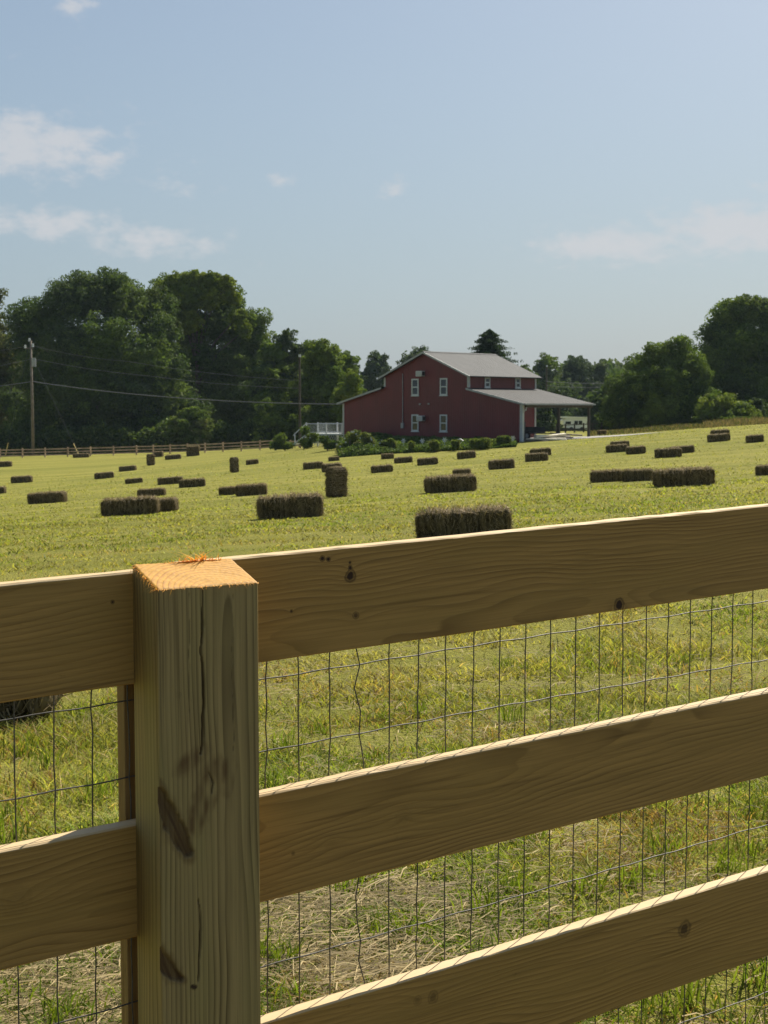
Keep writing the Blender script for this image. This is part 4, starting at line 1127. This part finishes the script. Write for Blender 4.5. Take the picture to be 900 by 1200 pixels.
DK = [(0.062, 0.098, 0.027), (0.078, 0.116, 0.032), (0.100, 0.135, 0.036), (0.052, 0.082, 0.030)]
MD = [(0.105, 0.155, 0.032), (0.131, 0.178, 0.039), (0.087, 0.131, 0.032)]
LT = [(0.148, 0.196, 0.034), (0.180, 0.219, 0.041), (0.120, 0.169, 0.034)]
OL = [(.110, .122, .050), (.130, .140, .056), (.085, .104, .042)]
GY = [(.064, .092, .046), (.052, .078, .040), (.080, .104, .054)]

def foot(px, py, Y):
    p = at(px, py, Y); return Vector((p.x, p.y, gz(p.x, p.y)))
def size_at(px_len, Y): return px_len * Y / F
def tree_px(name, cx, top, wpx, Y, label, pal, **kw):
    b = foot(cx, 525, Y); H = at(cx, top, Y).z - b.z
    return make_tree(name, b, H, size_at(wpx, Y), label, pal, **kw)

def lobes_px(base, Y, items):
    """crown lobes given where they stand: (px, py, radius px, depth offset m)"""
    out = []
    for px, py, r, dy in items:
        c = at(px, py, Y + dy) - base; rr = r * Y / F
        out.append((c.x, c.y, c.z, rr, rr * .9, rr * .85))
    return out

# big trees at the left
Y = 176; b = foot(112, 525, Y)
L1 = lobes_px(b, Y, [(60, 375, 34, 0), (92, 352, 36, -1), (125, 348, 34, 1), (155, 362, 34, 0), (185, 392, 30, -1), (35, 400, 26, 1), (30, 372, 24, 1), (48, 440, 34, -3), (85, 405, 36, -4),
                     (125, 400, 38, -4), (165, 420, 36, -4), (198, 432, 24, -2), (70, 470, 38, -4), (112, 455, 38, -5), (155, 468, 38, -5), (195, 472, 34, -4), (222, 482, 26, -4), (232, 508, 20, -4),
                     (40, 500, 36, -2), (90, 505, 34, -4), (135, 505, 34, -4), (180, 508, 32, -5), (212, 512, 26, -5), (178, 348, 18, 2), (190, 362, 18, 2), (15, 470, 24, 1), (100, 334, 18, 0), (132, 330, 16, 0), (75, 345, 18, 0)])
make_tree('oak_tree', b, 22, 21, 'huge dark rounded oak behind the rail fence, right behind the utility pole', DK + GY[:1] + MD[:1], n=74000, leaf=.36, seed=11, lobes=L1)
Y = 188; b = foot(250, 522, Y)
L2 = lobes_px(b, Y, [(205, 350, 24, 0), (235, 340, 24, 0), (262, 350, 24, 0), (215, 385, 28, -1), (250, 380, 30, -2), (280, 392, 24, -1), (240, 425, 32, -3), (275, 430, 30, -3), (300, 440, 22, -1), (262, 470, 34, -4),
                     (298, 478, 26, -3), (318, 490, 18, -2), (285, 508, 28, -4), (250, 510, 28, -3), (308, 512, 18, -3), (195, 370, 22, 1), (272, 365, 18, 0), (290, 405, 18, -1), (192, 336, 16, 0), (298, 376, 17, 0), (306, 398, 17, 0), (310, 414, 17, -1), (322, 436, 18, -1)])
make_tree('poplar_tree', b, 24, 15, 'tall dark tree with a bright yellow green top right of the huge oak', DK[:3] + MD, n=46000, leaf=.36, seed=12, lobes=L2)
# its lighter spire of leaves
Y = 184; b = foot(232, 522, Y)
L3 = lobes_px(b, Y, [(196, 340, 14, 0), (212, 330, 14, 0), (230, 328, 13, 0), (248, 330, 13, 0), (265, 333, 12, 0), (205, 355, 16, -1), (225, 350, 16, -1), (245, 352, 15, -1), (272, 350, 11, 0), (278, 372, 11, -1), (285, 388, 10, -1), (200, 375, 14, -2), (222, 378, 16, -2)])
make_tree('maple_tree', b, 24, 9, 'light green leafy treetop rising between the two big dark trees', [(.17, .20, .030), (.15, .19, .030), (.12, .165, .028)], n=20000, leaf=.36, seed=13, lobes=L3, trunk_h=14)
tree_px('pale_tree', -8, 338, 60, 182, 'pale olive tree cut by the left edge beside the huge oak', OL, n=20000, leaf=.36, seed=14, low=.15)
tree_px('ash_tree', 338, 388, 60, 172, 'narrow grey green tree right of the big dark trees', GY + MD[:1], n=16000, leaf=.33, seed=15, low=.05)
tree_px('hickory_tree', 376, 400, 78, 165, 'bushy mid green tree behind the thin dark pole', MD + LT[:1] + DK[2:3], n=26000, leaf=.33, seed=16, low=.03)
tree_px('hickory_tree', 409, 436, 46, 160, 'lower yellow green tree touching the left end of the barn', LT + MD[:1], n=12000, leaf=.31, seed=17, low=.03)
tree_px('understorey_shrub', 318, 470, 50, 160, 'dense bush at the foot of the dark trees near the rail fence end', MD + GY[:1], n=9000, leaf=.28, seed=18, low=.0, cat='shrub')
tree_px('understorey_shrub', 225, 478, 60, 163, 'sunlit bush at the right foot of the huge oak', MD + OL[:1], n=10000, leaf=.28, seed=19, low=.0, cat='shrub')
tree_px('elm_tree', 317, 402, 62, 170, 'leafy mid green tree between the tall dark tree and the narrow grey green one', MD + GY[:1], n=14000, leaf=.33, seed=61, low=.03)
tree_px('elm_tree', 357, 404, 66, 176, 'rounded tree filling the gap left of the thin dark pole', MD + DK[2:3], n=14000, leaf=.33, seed=62, low=.03)
tree_px('elm_tree', 399, 412, 62, 185, 'soft green tree showing over the lower yellow green tree by the barn', MD + GY[:1], n=12000, leaf=.36, seed=63, low=.03)
# conifer behind the barn
def make_conifer(base, H, Wd, label, seed):
    rs = np.random.default_rng(seed); t = empty('cedar_tree', base, 0, label, 'tree', 'trees round the field'); n = 30000
    h = rs.random(n) ** .8; tier = np.floor(h * 15) / 15; f = (h - tier) * 15
    ang = rs.random(n) * 2 * np.pi
    rad = Wd / 2 * (1 - h) ** .62 * (.45 + .55 * (1 - f)) * (.72 + .34 * np.sin(ang * 5 + tier * 40) + .1 * rs.normal(0, 1, n)) * np.sqrt(rs.random(n))
    P = np.c_[np.cos(ang) * rad, np.sin(ang) * rad, h * H + .1 * rad]
    col = np.array([.030, .052, .026]) * (.6 + .8 * rs.random((n, 1)))
    V, cc = leaves(P, np.full(n, .34), col, rs, asp=.32); b = (np.arange(n) * 4)[:, None] + np.arange(4)[None]
    MB().tube([(0, 0, -.5), (0, 0, H * .95)], .25, 8, .03).build('trunk', M['bark'], t)
    arr_mesh('crown', V, [b], M['leaf'], t, col=cc)
b = foot(573, 510, 155); make_conifer(b, at(574, 387, 155).z - b.z, size_at(150, 155), 'dark pointed cedar rising behind the barn roof', 21)
# far hazy trees behind and right of the barn
for i, (cx, top, wd, Y, pal, lab) in enumerate([
        (440, 415, 50, 262, GY, 'far hazy tree just left of the barn gable'), (487, 406, 52, 268, GY, 'far hazy tree peeping over the left roof slope of the barn'),
        (415, 428, 40, 258, GY, 'far hazy tree in the gap left of the barn'), (612, 430, 40, 250, MD + GY, 'far tree close behind the right end of the upper roof'),
        (640, 414, 56, 262, GY + MD[:1], 'rounded far tree above the carport roof'), (672, 417, 50, 270, GY, 'far hazy tree right of the rounded one above the carport'),
        (703, 424, 46, 275, GY, 'hazy far tree in the gap between carport and dark round tree'), (655, 455, 60, 235, GY + DK[:1], 'low grey green tree seen under the far treetops right of the carport'),
        (690, 462, 50, 228, GY + DK[:1], 'low dark tree left of the dark round tree'), (525, 420, 50, 275, GY, 'far tree mostly hidden behind the barn roof')]):
    tree_px('far_tree', cx, top, wd * 1.3, Y, lab, pal, n=9000, leaf=.46, seed=40 + i, low=.05, group='far trees behind the barn', n_lobes=20)
tree_px('carport_bush', 627, 462, 48, 178, 'dark bushy tree seen through the open carport', DK + GY[:1] + MD[:1], n=14000, leaf=.33, seed=60, low=.0, cat='tree')
# right group
Y = 146; b = foot(770, 500, Y)
L4 = lobes_px(b, Y, [(795, 412, 20, 0), (775, 420, 22, 0), (752, 432, 20, 0), (808, 430, 20, -1), (782, 448, 26, -2), (750, 455, 26, -2), (812, 458, 22, -1), (730, 452, 18, 0), (735, 478, 24, -2), (770, 480, 26, -3), (805, 482, 24, -2), (718, 485, 18, -1), (822, 440, 12, 0)])
make_tree('round_tree', b, 9, 10, 'spreading green tree with layered boughs right of the carport', MD + DK[:2] + LT[:1], n=34000, leaf=.28, seed=31, lobes=L4)
tree_px('round_tree', 722, 440, 52, 152, 'darker small tree at the left side of the spreading tree', DK[1:] + MD[:1], n=10000, leaf=.28, seed=32, low=.0)
Y = 166; b = foot(890, 495, Y)
L5 = lobes_px(b, Y, [(850, 375, 22, 0), (875, 368, 24, 0), (905, 370, 26, 0), (935, 380, 30, 0), (838, 395, 20, 0), (840, 420, 24, -1), (870, 405, 30, -2), (905, 410, 32, -2), (860, 445, 28, -2), (900, 450, 34, -3), (940, 430, 34, 0),
                     (850, 475, 24, -2), (885, 482, 28, -3), (920, 482, 30, -2), (830, 455, 18, 0), (960, 470, 34, 0), (862, 362, 14, 0), (888, 360, 13, 0)])
make_tree('oak_tree', b, 14, 14, 'big dark oak at the right edge, tallest on that side', DK + MD[:2], n=46000, leaf=.33, seed=33, lobes=L5)
tree_px('sumac_bush', 848, 463, 74, 141, 'light green spreading bush before the big right oak', LT + MD[:1], n=12000, leaf=.25, seed=34, low=.25, cat='shrub')
tree_px('dead_bush', 886, 468, 30, 143, 'grey green ragged bush at the right edge above the tan weeds', GY, n=4500, leaf=.22, seed=35, low=.0, cat='shrub')

# far wood closing the horizon (one mass)
def woodland(name, label, px0, px1, Y0, Y1, top, n, seed):
    rs = np.random.default_rng(seed); px = rs.uniform(px0, px1, n); Yd = rs.uniform(Y0, Y1, n); X = (px - 450) / F * Yd
    hh = np.interp(px, [a for a, b in top], [b for a, b in top]) * (.75 + .5 * fbm(px * .03, px * 0 + seed, 3))
    z = ground(X, Yd) + hh * rs.random(n) ** .8
    pal = np.array(DK + GY[:2]); kk = (fbm(px * .06, z * .3, 2) * 7).astype(int) % len(pal)
    V, cc = leaves(np.c_[X, Yd, z], np.full(n, .75), pal[kk] * (.7 + .5 * rs.random((n, 1))), rs)
    b = (np.arange(n) * 4)[:, None] + np.arange(4)[None]
    o = arr_mesh(name, V, [b], M['leaf'], col=cc); tag(o, label, 'wood', kind='stuff')
woodland('left_woodland', 'dark wood filling in behind the big trees at the left', -420, 425, 194, 212, [(-420, 15), (-90, 17), (60, 15), (280, 14), (330, 9), (425, 6)], 78000, 5)
woodland('right_woodland', 'dark wood filling in behind the trees at the right', 690, 1300, 172, 186, [(690, 5), (800, 8), (850, 10), (1010, 12), (1300, 12)], 42000, 6)
def undergrowth(px0, px1, Y, h, n, seed, label):
    rs = np.random.default_rng(seed); px = rs.uniform(px0, px1, n); Yd = Y + rs.uniform(-2.5, 2.5, n); X = (px - 450) / F * Yd
    z = ground(X, Yd) + h * (.5 + fbm(px * .05, px * 0 + seed, 3)) * rs.random(n)
    V, cc = leaves(np.c_[X, Yd, z], np.full(n, .4), np.array(DK)[rs.integers(0, 4, n)] * (.6 + .6 * rs.random((n, 1))), rs)
    b = (np.arange(n) * 4)[:, None] + np.arange(4)[None]
    o = arr_mesh('undergrowth', V, [b], M['leaf'], col=cc); tag(o, label, 'undergrowth', kind='stuff')
undergrowth(-80, 330, 166, 3.0, 22000, 8, 'dark undergrowth at the foot of the big trees on the left')
undergrowth(700, 960, 152, 1.8, 9000, 9, 'dark undergrowth at the foot of the trees on the right')
def far_wood():
    rs = np.random.default_rng(77); n = 110000
    a = rs.uniform(-.62, .62, n); Yd = rs.uniform(285, 330, n); X = a * Yd
    hh = 9.5 + 5.5 * (fbm(a * 38 + 3, a * 0 + 1, 3) - .5) * 2 + 4 * (np.clip(-a - .02, 0, .3)) * 8 + 2.5 * np.clip(a - .12, 0, .3) * 8
    z = ground(X, Yd) + hh * (.02 + .98 * rs.random(n) ** .8) + rs.normal(0, .4, n)
    pal = np.array(GY + DK); kk = (fbm(a * 60, z * .25, 2) * 7).astype(int) % len(pal)
    V, cc = leaves(np.c_[X, Yd, z], np.full(n, 1.25), pal[kk] * (.7 + .6 * rs.random((n, 1))), rs)
    b = (np.arange(n) * 4)[:, None] + np.arange(4)[None]
    o = arr_mesh('far_wood', V, [b], M['leaf'], col=cc); tag(o, 'distant wood closing the horizon behind everything', 'wood', kind='stuff')
far_wood()

# shrubs on the bank in front of the barn and saplings by the deck
def shrub(cx, by, top, wpx, Y, label, pal, seed, flowers=0, n=2600, group='shrubs on the bank before the barn'):
    p = on_ground(cx, by, 60, Y + 18) if Y is None else foot(cx, by, Y)
    Yr = p.y; H = max(.5, at(cx, top, Yr).z - p.z)
    t = make_tree('flowering_shrub' if flowers else 'shrub', p, H, size_at(wpx, Yr), label, pal, n=int(n * .5), leaf=.19, seed=seed, low=.0, cat='shrub', group=group, trunk_r=.05, n_lobes=4, clump_leaves=9)
    if flowers:
        rs = np.random.default_rng(seed); a = rs.normal(0, 1, (flowers, 3)); a /= np.linalg.norm(a, axis=1)[:, None]; a[:, 1] = -np.abs(a[:, 1])
        P = a * np.array([size_at(wpx, Yr) * .45, size_at(wpx, Yr) * .45, H * .45]) + np.array([0, 0, H * .52]); mb = MB()
        for q in P:
            for j in range(5):
                an = j * 1.256; r = .055
                mb.add([(q[0], q[1], q[2]), (q[0] + r * math.cos(an - .5), q[1] - .03, q[2] + r * math.sin(an - .5)), (q[0] + 1.4 * r * math.cos(an), q[1] - .05, q[2] + 1.4 * r * math.sin(an)), (q[0] + r * math.cos(an + .5), q[1] - .03, q[2] + r * math.sin(an + .5))], [(0, 1, 2, 3)])
        mb.build('blossom', M['white'], t)
SH = [(.125, .165, .040), (.150, .180, .050), (.100, .140, .034), (.17, .17, .06)]
shrub(410, 529, 503, 36, 105, 'white blossomed shrub at the left corner of the barn', SH, 101, 14)
shrub(432, 530, 508, 30, 104, 'white blossomed shrub right of the barn corner one', SH, 102, 10)
shrub(455, 531, 513, 24, 104, 'low leafy shrub below the electric meter on the barn wall', SH, 103)
shrub(482, 531, 521, 14, 102, 'tiny shrub on the bank below the lower left barn window', SH, 104, n=1200)
shrub(509, 531, 515, 19, 101, 'rounded shrub on the bank below the gap between the barn windows', SH, 105)
shrub(531, 530, 518, 16, 101, 'small shrub on the bank below the right barn windows', SH, 106, n=1600)
shrub(563, 531, 512, 26, 101, 'largest bushy shrub on the right half of the barn bank', SH, 107, n=3600)
shrub(590, 527, 517, 18, 103, 'shrub on the bank near the right corner of the barn', SH, 108)
shrub(356, 529, 500, 30, 122, 'dark young tree standing before the deck steps', MD + DK[:1], 109, 2, n=3200, group='young trees by the deck')
shrub(334, 528, 505, 34, 127, 'young bushy tree at the end of the rail fence', MD + GY[:1], 110, n=3200, group='young trees by the deck')
shrub(384, 529, 508, 26, 112, 'bush growing in front of the white deck', DK + MD[:1], 111, n=2600, group='young trees by the deck')
def bank_cover():
    def spots(n):
        px = rng.uniform(397, 604, n); k = (px - 450) / F
        Yf = (c0.x + c0.y) / (1 + k) - .4                       # foot of the gable wall
        Y = 101.5 + (Yf - 101.5) * rng.random(n)
        return px, k * Y, Y
    n = 40000; px, X, Yv = spots(n)
    hh = .10 + .30 * fbm(X * .9, Yv * .9, 2) * rng.random(n)
    col = np.array([.060, .095, .024]) * (.55 + .8 * rng.random((n, 1)))  # plants kept dark to carry the barn's shadow across the bank
    n2 = 52000; p2, X2, Y2 = spots(n2)
    cl2 = np.clip((fbm(X2 * .75 + 4, Y2 * .4, 3) - .40) * 3.6, 0, 1)
    z2 = ground(X2, Y2) + (.06 + cl2 * np.interp(p2, [397, 440, 480, 604], [.80, .70, .40, .34])) * rng.random(n2) ** .7
    pal2 = np.array(MD + DK + OL + LT[2:3]); kk2 = (fbm(X2 * 1.3, Y2 * 1.3 + 7, 2) * 9).astype(int) % len(pal2)
    V2, c2 = leaves(np.c_[X2, Y2, z2], np.full(n2, .17), pal2[kk2] * (.7 + .6 * rng.random((n2, 1))), rng)
    o2 = arr_mesh('bank_planting', V2, [(np.arange(n2) * 4)[:, None] + np.arange(4)[None]], M['leaf'], col=c2); tag(o2, 'loose leafy strip of garden plants along the foot of the barn', 'plants', kind='stuff')
    o = blades('bank_plants', X, Yv, hh, np.full(n, .13), col, .6, M['leaf']); tag(o, 'ground cover on the bank at the foot of the barn, the barn shade put into its dark green', 'ground cover', kind='stuff')
bank_cover()
# white garden ornaments on the bank
def ornament(cx, by, hpx, Y, kind, label):
    p = foot(cx, by, Y); h = size_at(hpx, Y); o = empty('garden_ornament', p, 0, label, 'ornament', 'white ornaments on the barn bank')
    if kind == 'swan':
        MB().tube([(.25, 0, .25 * h), (.05, 0, .1 * h), (-.18, 0, .2 * h), (-.25, 0, .45 * h), (-.1, 0, .62 * h)], .10, 8, .05).build('body', M['white'], o, smooth=True)
        MB().tube([(-.1, 0, .62 * h), (.1, 0, .85 * h), (-.12, 0, h), (-.28, 0, .92 * h)], .05, 8, .035).build('neck', M['white'], o, smooth=True)
    else:
        MB().tube([(0, 0, -.1), (0, 0, h)], .022, 6).build('stake', M['white'], o)
        mb = MB()
        for k in range(6):
            a = k * math.pi / 3; mb.add([(0, -.03, h), (.17 * math.cos(a - .25), -.03, h + .17 * math.sin(a - .25)), (.2 * math.cos(a + .15), -.05, h + .2 * math.sin(a + .15)), (.09 * math.cos(a + .5), -.06, h + .09 * math.sin(a + .5))], [(0, 1, 2, 3)])
        mb.build('vane', M['white'], o)
ornament(541, 526, 13, 102, 'swan', 'white swan shaped ornament standing on the bank')
ornament(573, 518, 7, 105, 'pin', 'white pinwheel ornament just above the largest bank shrub')
ornament(521, 524, 11, 104, 'pin', 'white pinwheel ornament left of the swan ornament')
ornament(495, 523, 10, 105, 'pin', 'white pinwheel ornament below the lower air conditioner')
ornament(473, 518, 8, 108, 'pin', 'white pinwheel ornament under the electric meter')
ornament(601, 524, 9, 104, 'pin', 'white pinwheel ornament by the right corner of the barn')
ornament(448, 520, 8, 108, 'pin', 'white pinwheel ornament among the shrubs left of the meter')

# tan weeds at the right
def weeds(px0, px1, py0, py1, n, h0, h1, name, label, tan):
    X, Yv = [], []
    while len(X) < n:
        q = rng.random(); px = px0 + (px1 - px0) * rng.random(); Yw = 118 + 22 * rng.random(); pp = at(px, 495, Yw); X.append(pp.x); Yv.append(pp.y)
    X = np.array(X); Yv = np.array(Yv)
    hh = (h0 + (h1 - h0) * rng.random(n)) * (.4 + 1.1 * fbm(X * .5, Yv * .5, 2)) * np.clip((Yv - 116) / 10, .15, 1)
    col = np.where((rng.random(n) < tan)[:, None], np.array([.25, .19, .095]), np.array([.10, .115, .03])) * (.6 + .7 * rng.random((n, 1)))
    o = blades(name, X, Yv, hh, np.full(n, .085), col, .3, M['straw']); tag(o, label, 'weeds', kind='stuff')
weeds(825, 980, 0, 0, 6000, .12, .6, 'tall_weeds', 'tall tan dry weeds along the field edge at the right', .75)
weeds(690, 830, 0, 0, 4000, .1, .35, 'field_edge_weeds', 'low brownish weeds at the field edge before the spreading tree', .45)

# ------------------------------------------------------------------ far rail fence at the left
def rail_fence(name, pts, label, hgt=1.15, rails=3, mat=None, step=2.4, rail_h=.14):
    root = empty(name, pts[0], 0, label, 'fence'); mat = mat or M['rail']
    tot = []; P = [Vector(p) for p in pts]
    seg = []
    for a, b in zip(P[:-1], P[1:]):
        n = max(1, round((b - a).length / step))
        for k in range(n): seg.append(a.lerp(b, k / n))
    seg.append(P[-1])
    seg = [Vector((p.x, p.y, gz(p.x, p.y))) - P[0] for p in seg]
    for p in seg: MB().box(p.x - .07, p.x + .07, p.y - .07, p.y + .07, p.z - .3, p.z + hgt + .08).build('post', mat, root)
    for r in range(rails):
        mb = MB(); zc = hgt * (r + 1) / rails - rail_h / 2 - .02
        for a, b in zip(seg[:-1], seg[1:]):
            d = (b - a); nrm = Vector((-d.y, d.x, 0)).normalized() * -.025; off = nrm.normalized() * .0975 * (1 if nrm.y < 0 else -1)
            a2, b2 = a + off, b + off
            v = [a2 - nrm + Vector((0, 0, zc - rail_h / 2)), b2 - nrm + Vector((0, 0, zc - rail_h / 2)), b2 + nrm + Vector((0, 0, zc - rail_h / 2)), a2 + nrm + Vector((0, 0, zc - rail_h / 2))]
            v += [q + Vector((0, 0, rail_h)) for q in v]
            mb.add(v, [(3, 2, 1, 0), (4, 5, 6, 7), (0, 1, 5, 4), (1, 2, 6, 5), (2, 3, 7, 6), (3, 0, 4, 7)])
        mb.build('rail', mat, root)
    return root
rail_fence('rail_fence', [foot(-70, 538, 151), foot(0, 537, 151), foot(160, 533, 149), foot(327, 526, 138)], 'brown three rail wooden fence along the far left edge of the field', hgt=.92, rail_h=.12)
rail_fence('rail_fence', [foot(329, 526, 136), foot(352, 526, 131)], 'short lower stretch of wooden rail fence by the deck', hgt=.75, rails=2)
rail_fence('dark_rail_fence', [foot(652, 507, 150), foot(705, 506, 150)], 'dark post and rail fence seen beyond the carport', hgt=.9, rails=2, mat=M['post_dark'], step=.9, rail_h=.08)

# ------------------------------------------------------------------ utility poles and lines
Yp = 158; pb = foot(39, 533, Yp); ph = at(36, 399, Yp).z - pb.z; pt = at(36, 399, Yp) - pb
pole = empty('utility_pole', pb, 0, 'tall weathered utility pole with grey transformer before the huge oak', 'utility pole', 'utility poles')
MB().tube([(0, 0, -.5), (pt.x * .5, 0, ph * .5), (pt.x, 0, ph)], .19, 10, .11).build('shaft', M['pole'], pole, smooth=True)
def lp(px, py, Y=Yp): return at(px, py, Y) - pb
tq = lp(40.5, 425); tf = MB().tube([tq + Vector((0, -.3, -.45)), tq + Vector((0, -.3, .4))], .26, 12).build('transformer', M['grey_metal'], pole)
MB().tube([tq + Vector((0, -.3, .4)), tq + Vector((0, -.3, .52))], .2, 12).build('lid', M['grey_metal'], tf)
for px, py in ((29.5, 406), (38.5, 404.5), (34.5, 398)):
    q = lp(px, py); MB().tube([q + Vector((0, 0, -.2)), q + Vector((0, 0, -.05)), q + Vector((0, 0, .18))], .15, 8, .10).build('insulator', M['white'], pole)
q0, q1 = lp(29.5, 408), lp(39, 408); MB().tube([q0, q1], .05, 6).build('bracket', M['pole'], pole)
def line(name, pts, r, mat, label, cat, sag=0., group=None):
    P = []
    for k in range(len(pts) - 1):
        a, b = Vector(pts[k]), Vector(pts[k + 1]); n = 14
        for t in range(n if k < len(pts) - 2 else n + 1):
            f = t / n; P.append(a.lerp(b, f) - Vector((0, 0, sag * 4 * f * (1 - f))))
    o = MB().tube(P, r, 6).build(name, mat, None, smooth=True); tag(o, label, cat, group); return o
line('power_line', [at(-60, 414, 175), at(29.5, 406, Yp), at(38.5, 405, Yp), at(150, 423.5, 150), at(352, 446, 136)], .015, M['cable'], 'uppermost thin power line on the utility pole', 'cable', .25, 'lines on the utility pole')
line('power_line', [at(-60, 436, 175), at(35, 421, Yp), at(45, 421.5, Yp), at(180, 441, 149), at(352, 455, 136)], .017, M['cable'], 'second thin power line on the utility pole, above the thick cable', 'cable', .2, 'lines on the utility pole')
line('service_cable', [at(-60, 457, 175), at(38, 447, Yp), at(200, 465.5, 140), at(402, 473.5, 125)], .042, M['cable'], 'thickest cable running from the utility pole to the barn', 'cable', .15)
def guy(p0, p1, label):
    o = empty('guy_wire', p1, 0, label, 'guy wire', 'guy wires of the utility pole'); d = p0 - p1
    MB().tube([Vector((0, 0, 0)), d], .014, 5).build('wire', M['black_cable'], o)
    MB().tube([d * .005, d * .13], .05, 6).build('guard', M['yellow'], o)
guy(at(44, 430, Yp), foot(92.5, 531, 155), 'guy wire slanting down right from the utility pole'); guy(at(33, 410, Yp), foot(6, 535, 156), 'guy wire slanting down left from the utility pole')
def thin_pole(px, top, base_y, Y, r, label, wtop=True):
    b = foot(px, base_y, Y); h = at(px, top, Y).z - b.z; o = empty('utility_pole', b, 0, label, 'utility pole', 'utility poles')
    MB().tube([(0, 0, -.5), (0, 0, h)], r, 8, r * .7).build('shaft', M['post_dark'], o)
    MB().tube([(.02, -.15, h - .12), (.02, -.15, h + .12)], .12, 8).build('insulator', M['white'], o)
thin_pole(351.5, 417, 524, 136, .14, 'thin dark pole standing by the deck before the bushy trees')
thin_pole(640, 429, 500, 205, .15, 'distant thin pole above the carport roof')
line('power_line', [at(640, 447, 205), at(760, 446, 180), at(1010, 436, 150)], .04, M['cable'], 'upper thin line crossing before the big right oak', 'cable', .3, 'lines at the right')
line('power_line', [at(640, 452, 205), at(760, 451, 180), at(1010, 440.5, 150)], .03, M['cable'], 'lower thin line crossing before the big right oak', 'cable', .3, 'lines at the right')

# ------------------------------------------------------------------ white camper beyond the carport
Yc = 205; cpn = at(673, 503, Yc); cpn.z = min(cpn.z, gz(cpn.x, cpn.y) + .05)
cz = at(673, 504, Yc).z - cpn.z
cam_o = empty('camper', cpn, R(6), 'white camper parked far beyond the open carport', 'camper')
W2 = size_at(28, Yc) / 2; H2 = size_at(14, Yc)
prof = [(-W2 * 1.0, cz + .35), (W2, cz + .1), (W2 * 1.02, cz + H2 * .9), (W2 * .9, cz + H2), (-W2 * .75, cz + H2 * 1.05), (-W2 * 1.12, cz + H2 * .82), (-W2 * 1.08, cz + H2 * .6)]
MB().prism(prof, 'y', -1.1, 1.1).build('body', M['camper'], cam_o, bevel=.05)
for x in (.0, .62): MB().box(x - .26, x + .26, -1.13, -1.105, cz + H2 * .45, cz + H2 * .78).build('window', M['glass'], cam_o, bevel=.01)
MB().box(-W2 * .9, -W2 * .45, -1.12, -1.105, cz + H2 * .5, cz + H2 * .72).build('window', M['glass'], cam_o)
MB().prism([(-W2 * 1.2, cz + H2 * 1.0), (W2 * 1.0, cz + H2 * 1.02), (W2 * 1.0, cz + H2 * 1.1), (-W2 * 1.2, cz + H2 * 1.14)], 'y', -1.2, 1.2).build('roof', M['camper'], cam_o)
for x in (-W2 * .4, W2 * .5): MB().tube([(x, -1.12, max(.28, cz - .1)), (x, -.9, max(.28, cz - .1))], .33, 14).build('wheel', M['tyre'], cam_o)

# ------------------------------------------------------------------ summer haze in the air
hz = MB().box(-420, 420, -30, 350, -9, 32).build('haze', bpy.data.materials.new('haze_air'))
hm = hz.data.materials[0]; hm.use_nodes = True
hn = hm.node_tree.nodes; hl = hm.node_tree.links
hn.remove(hn['Principled BSDF'])
pv = hn.new('ShaderNodeVolumePrincipled'); pv.inputs['Color'].default_value = (.66, .84, 1.0, 1)
pv.inputs['Density'].default_value = .00008; pv.inputs['Anisotropy'].default_value = .2
hl.new(pv.outputs[0], hn['Material Output'].inputs['Volume'])
tag(hz, kind='stuff'); hz['label'] = 'pale summer haze in the air over the field'; hz['category'] = 'haze'
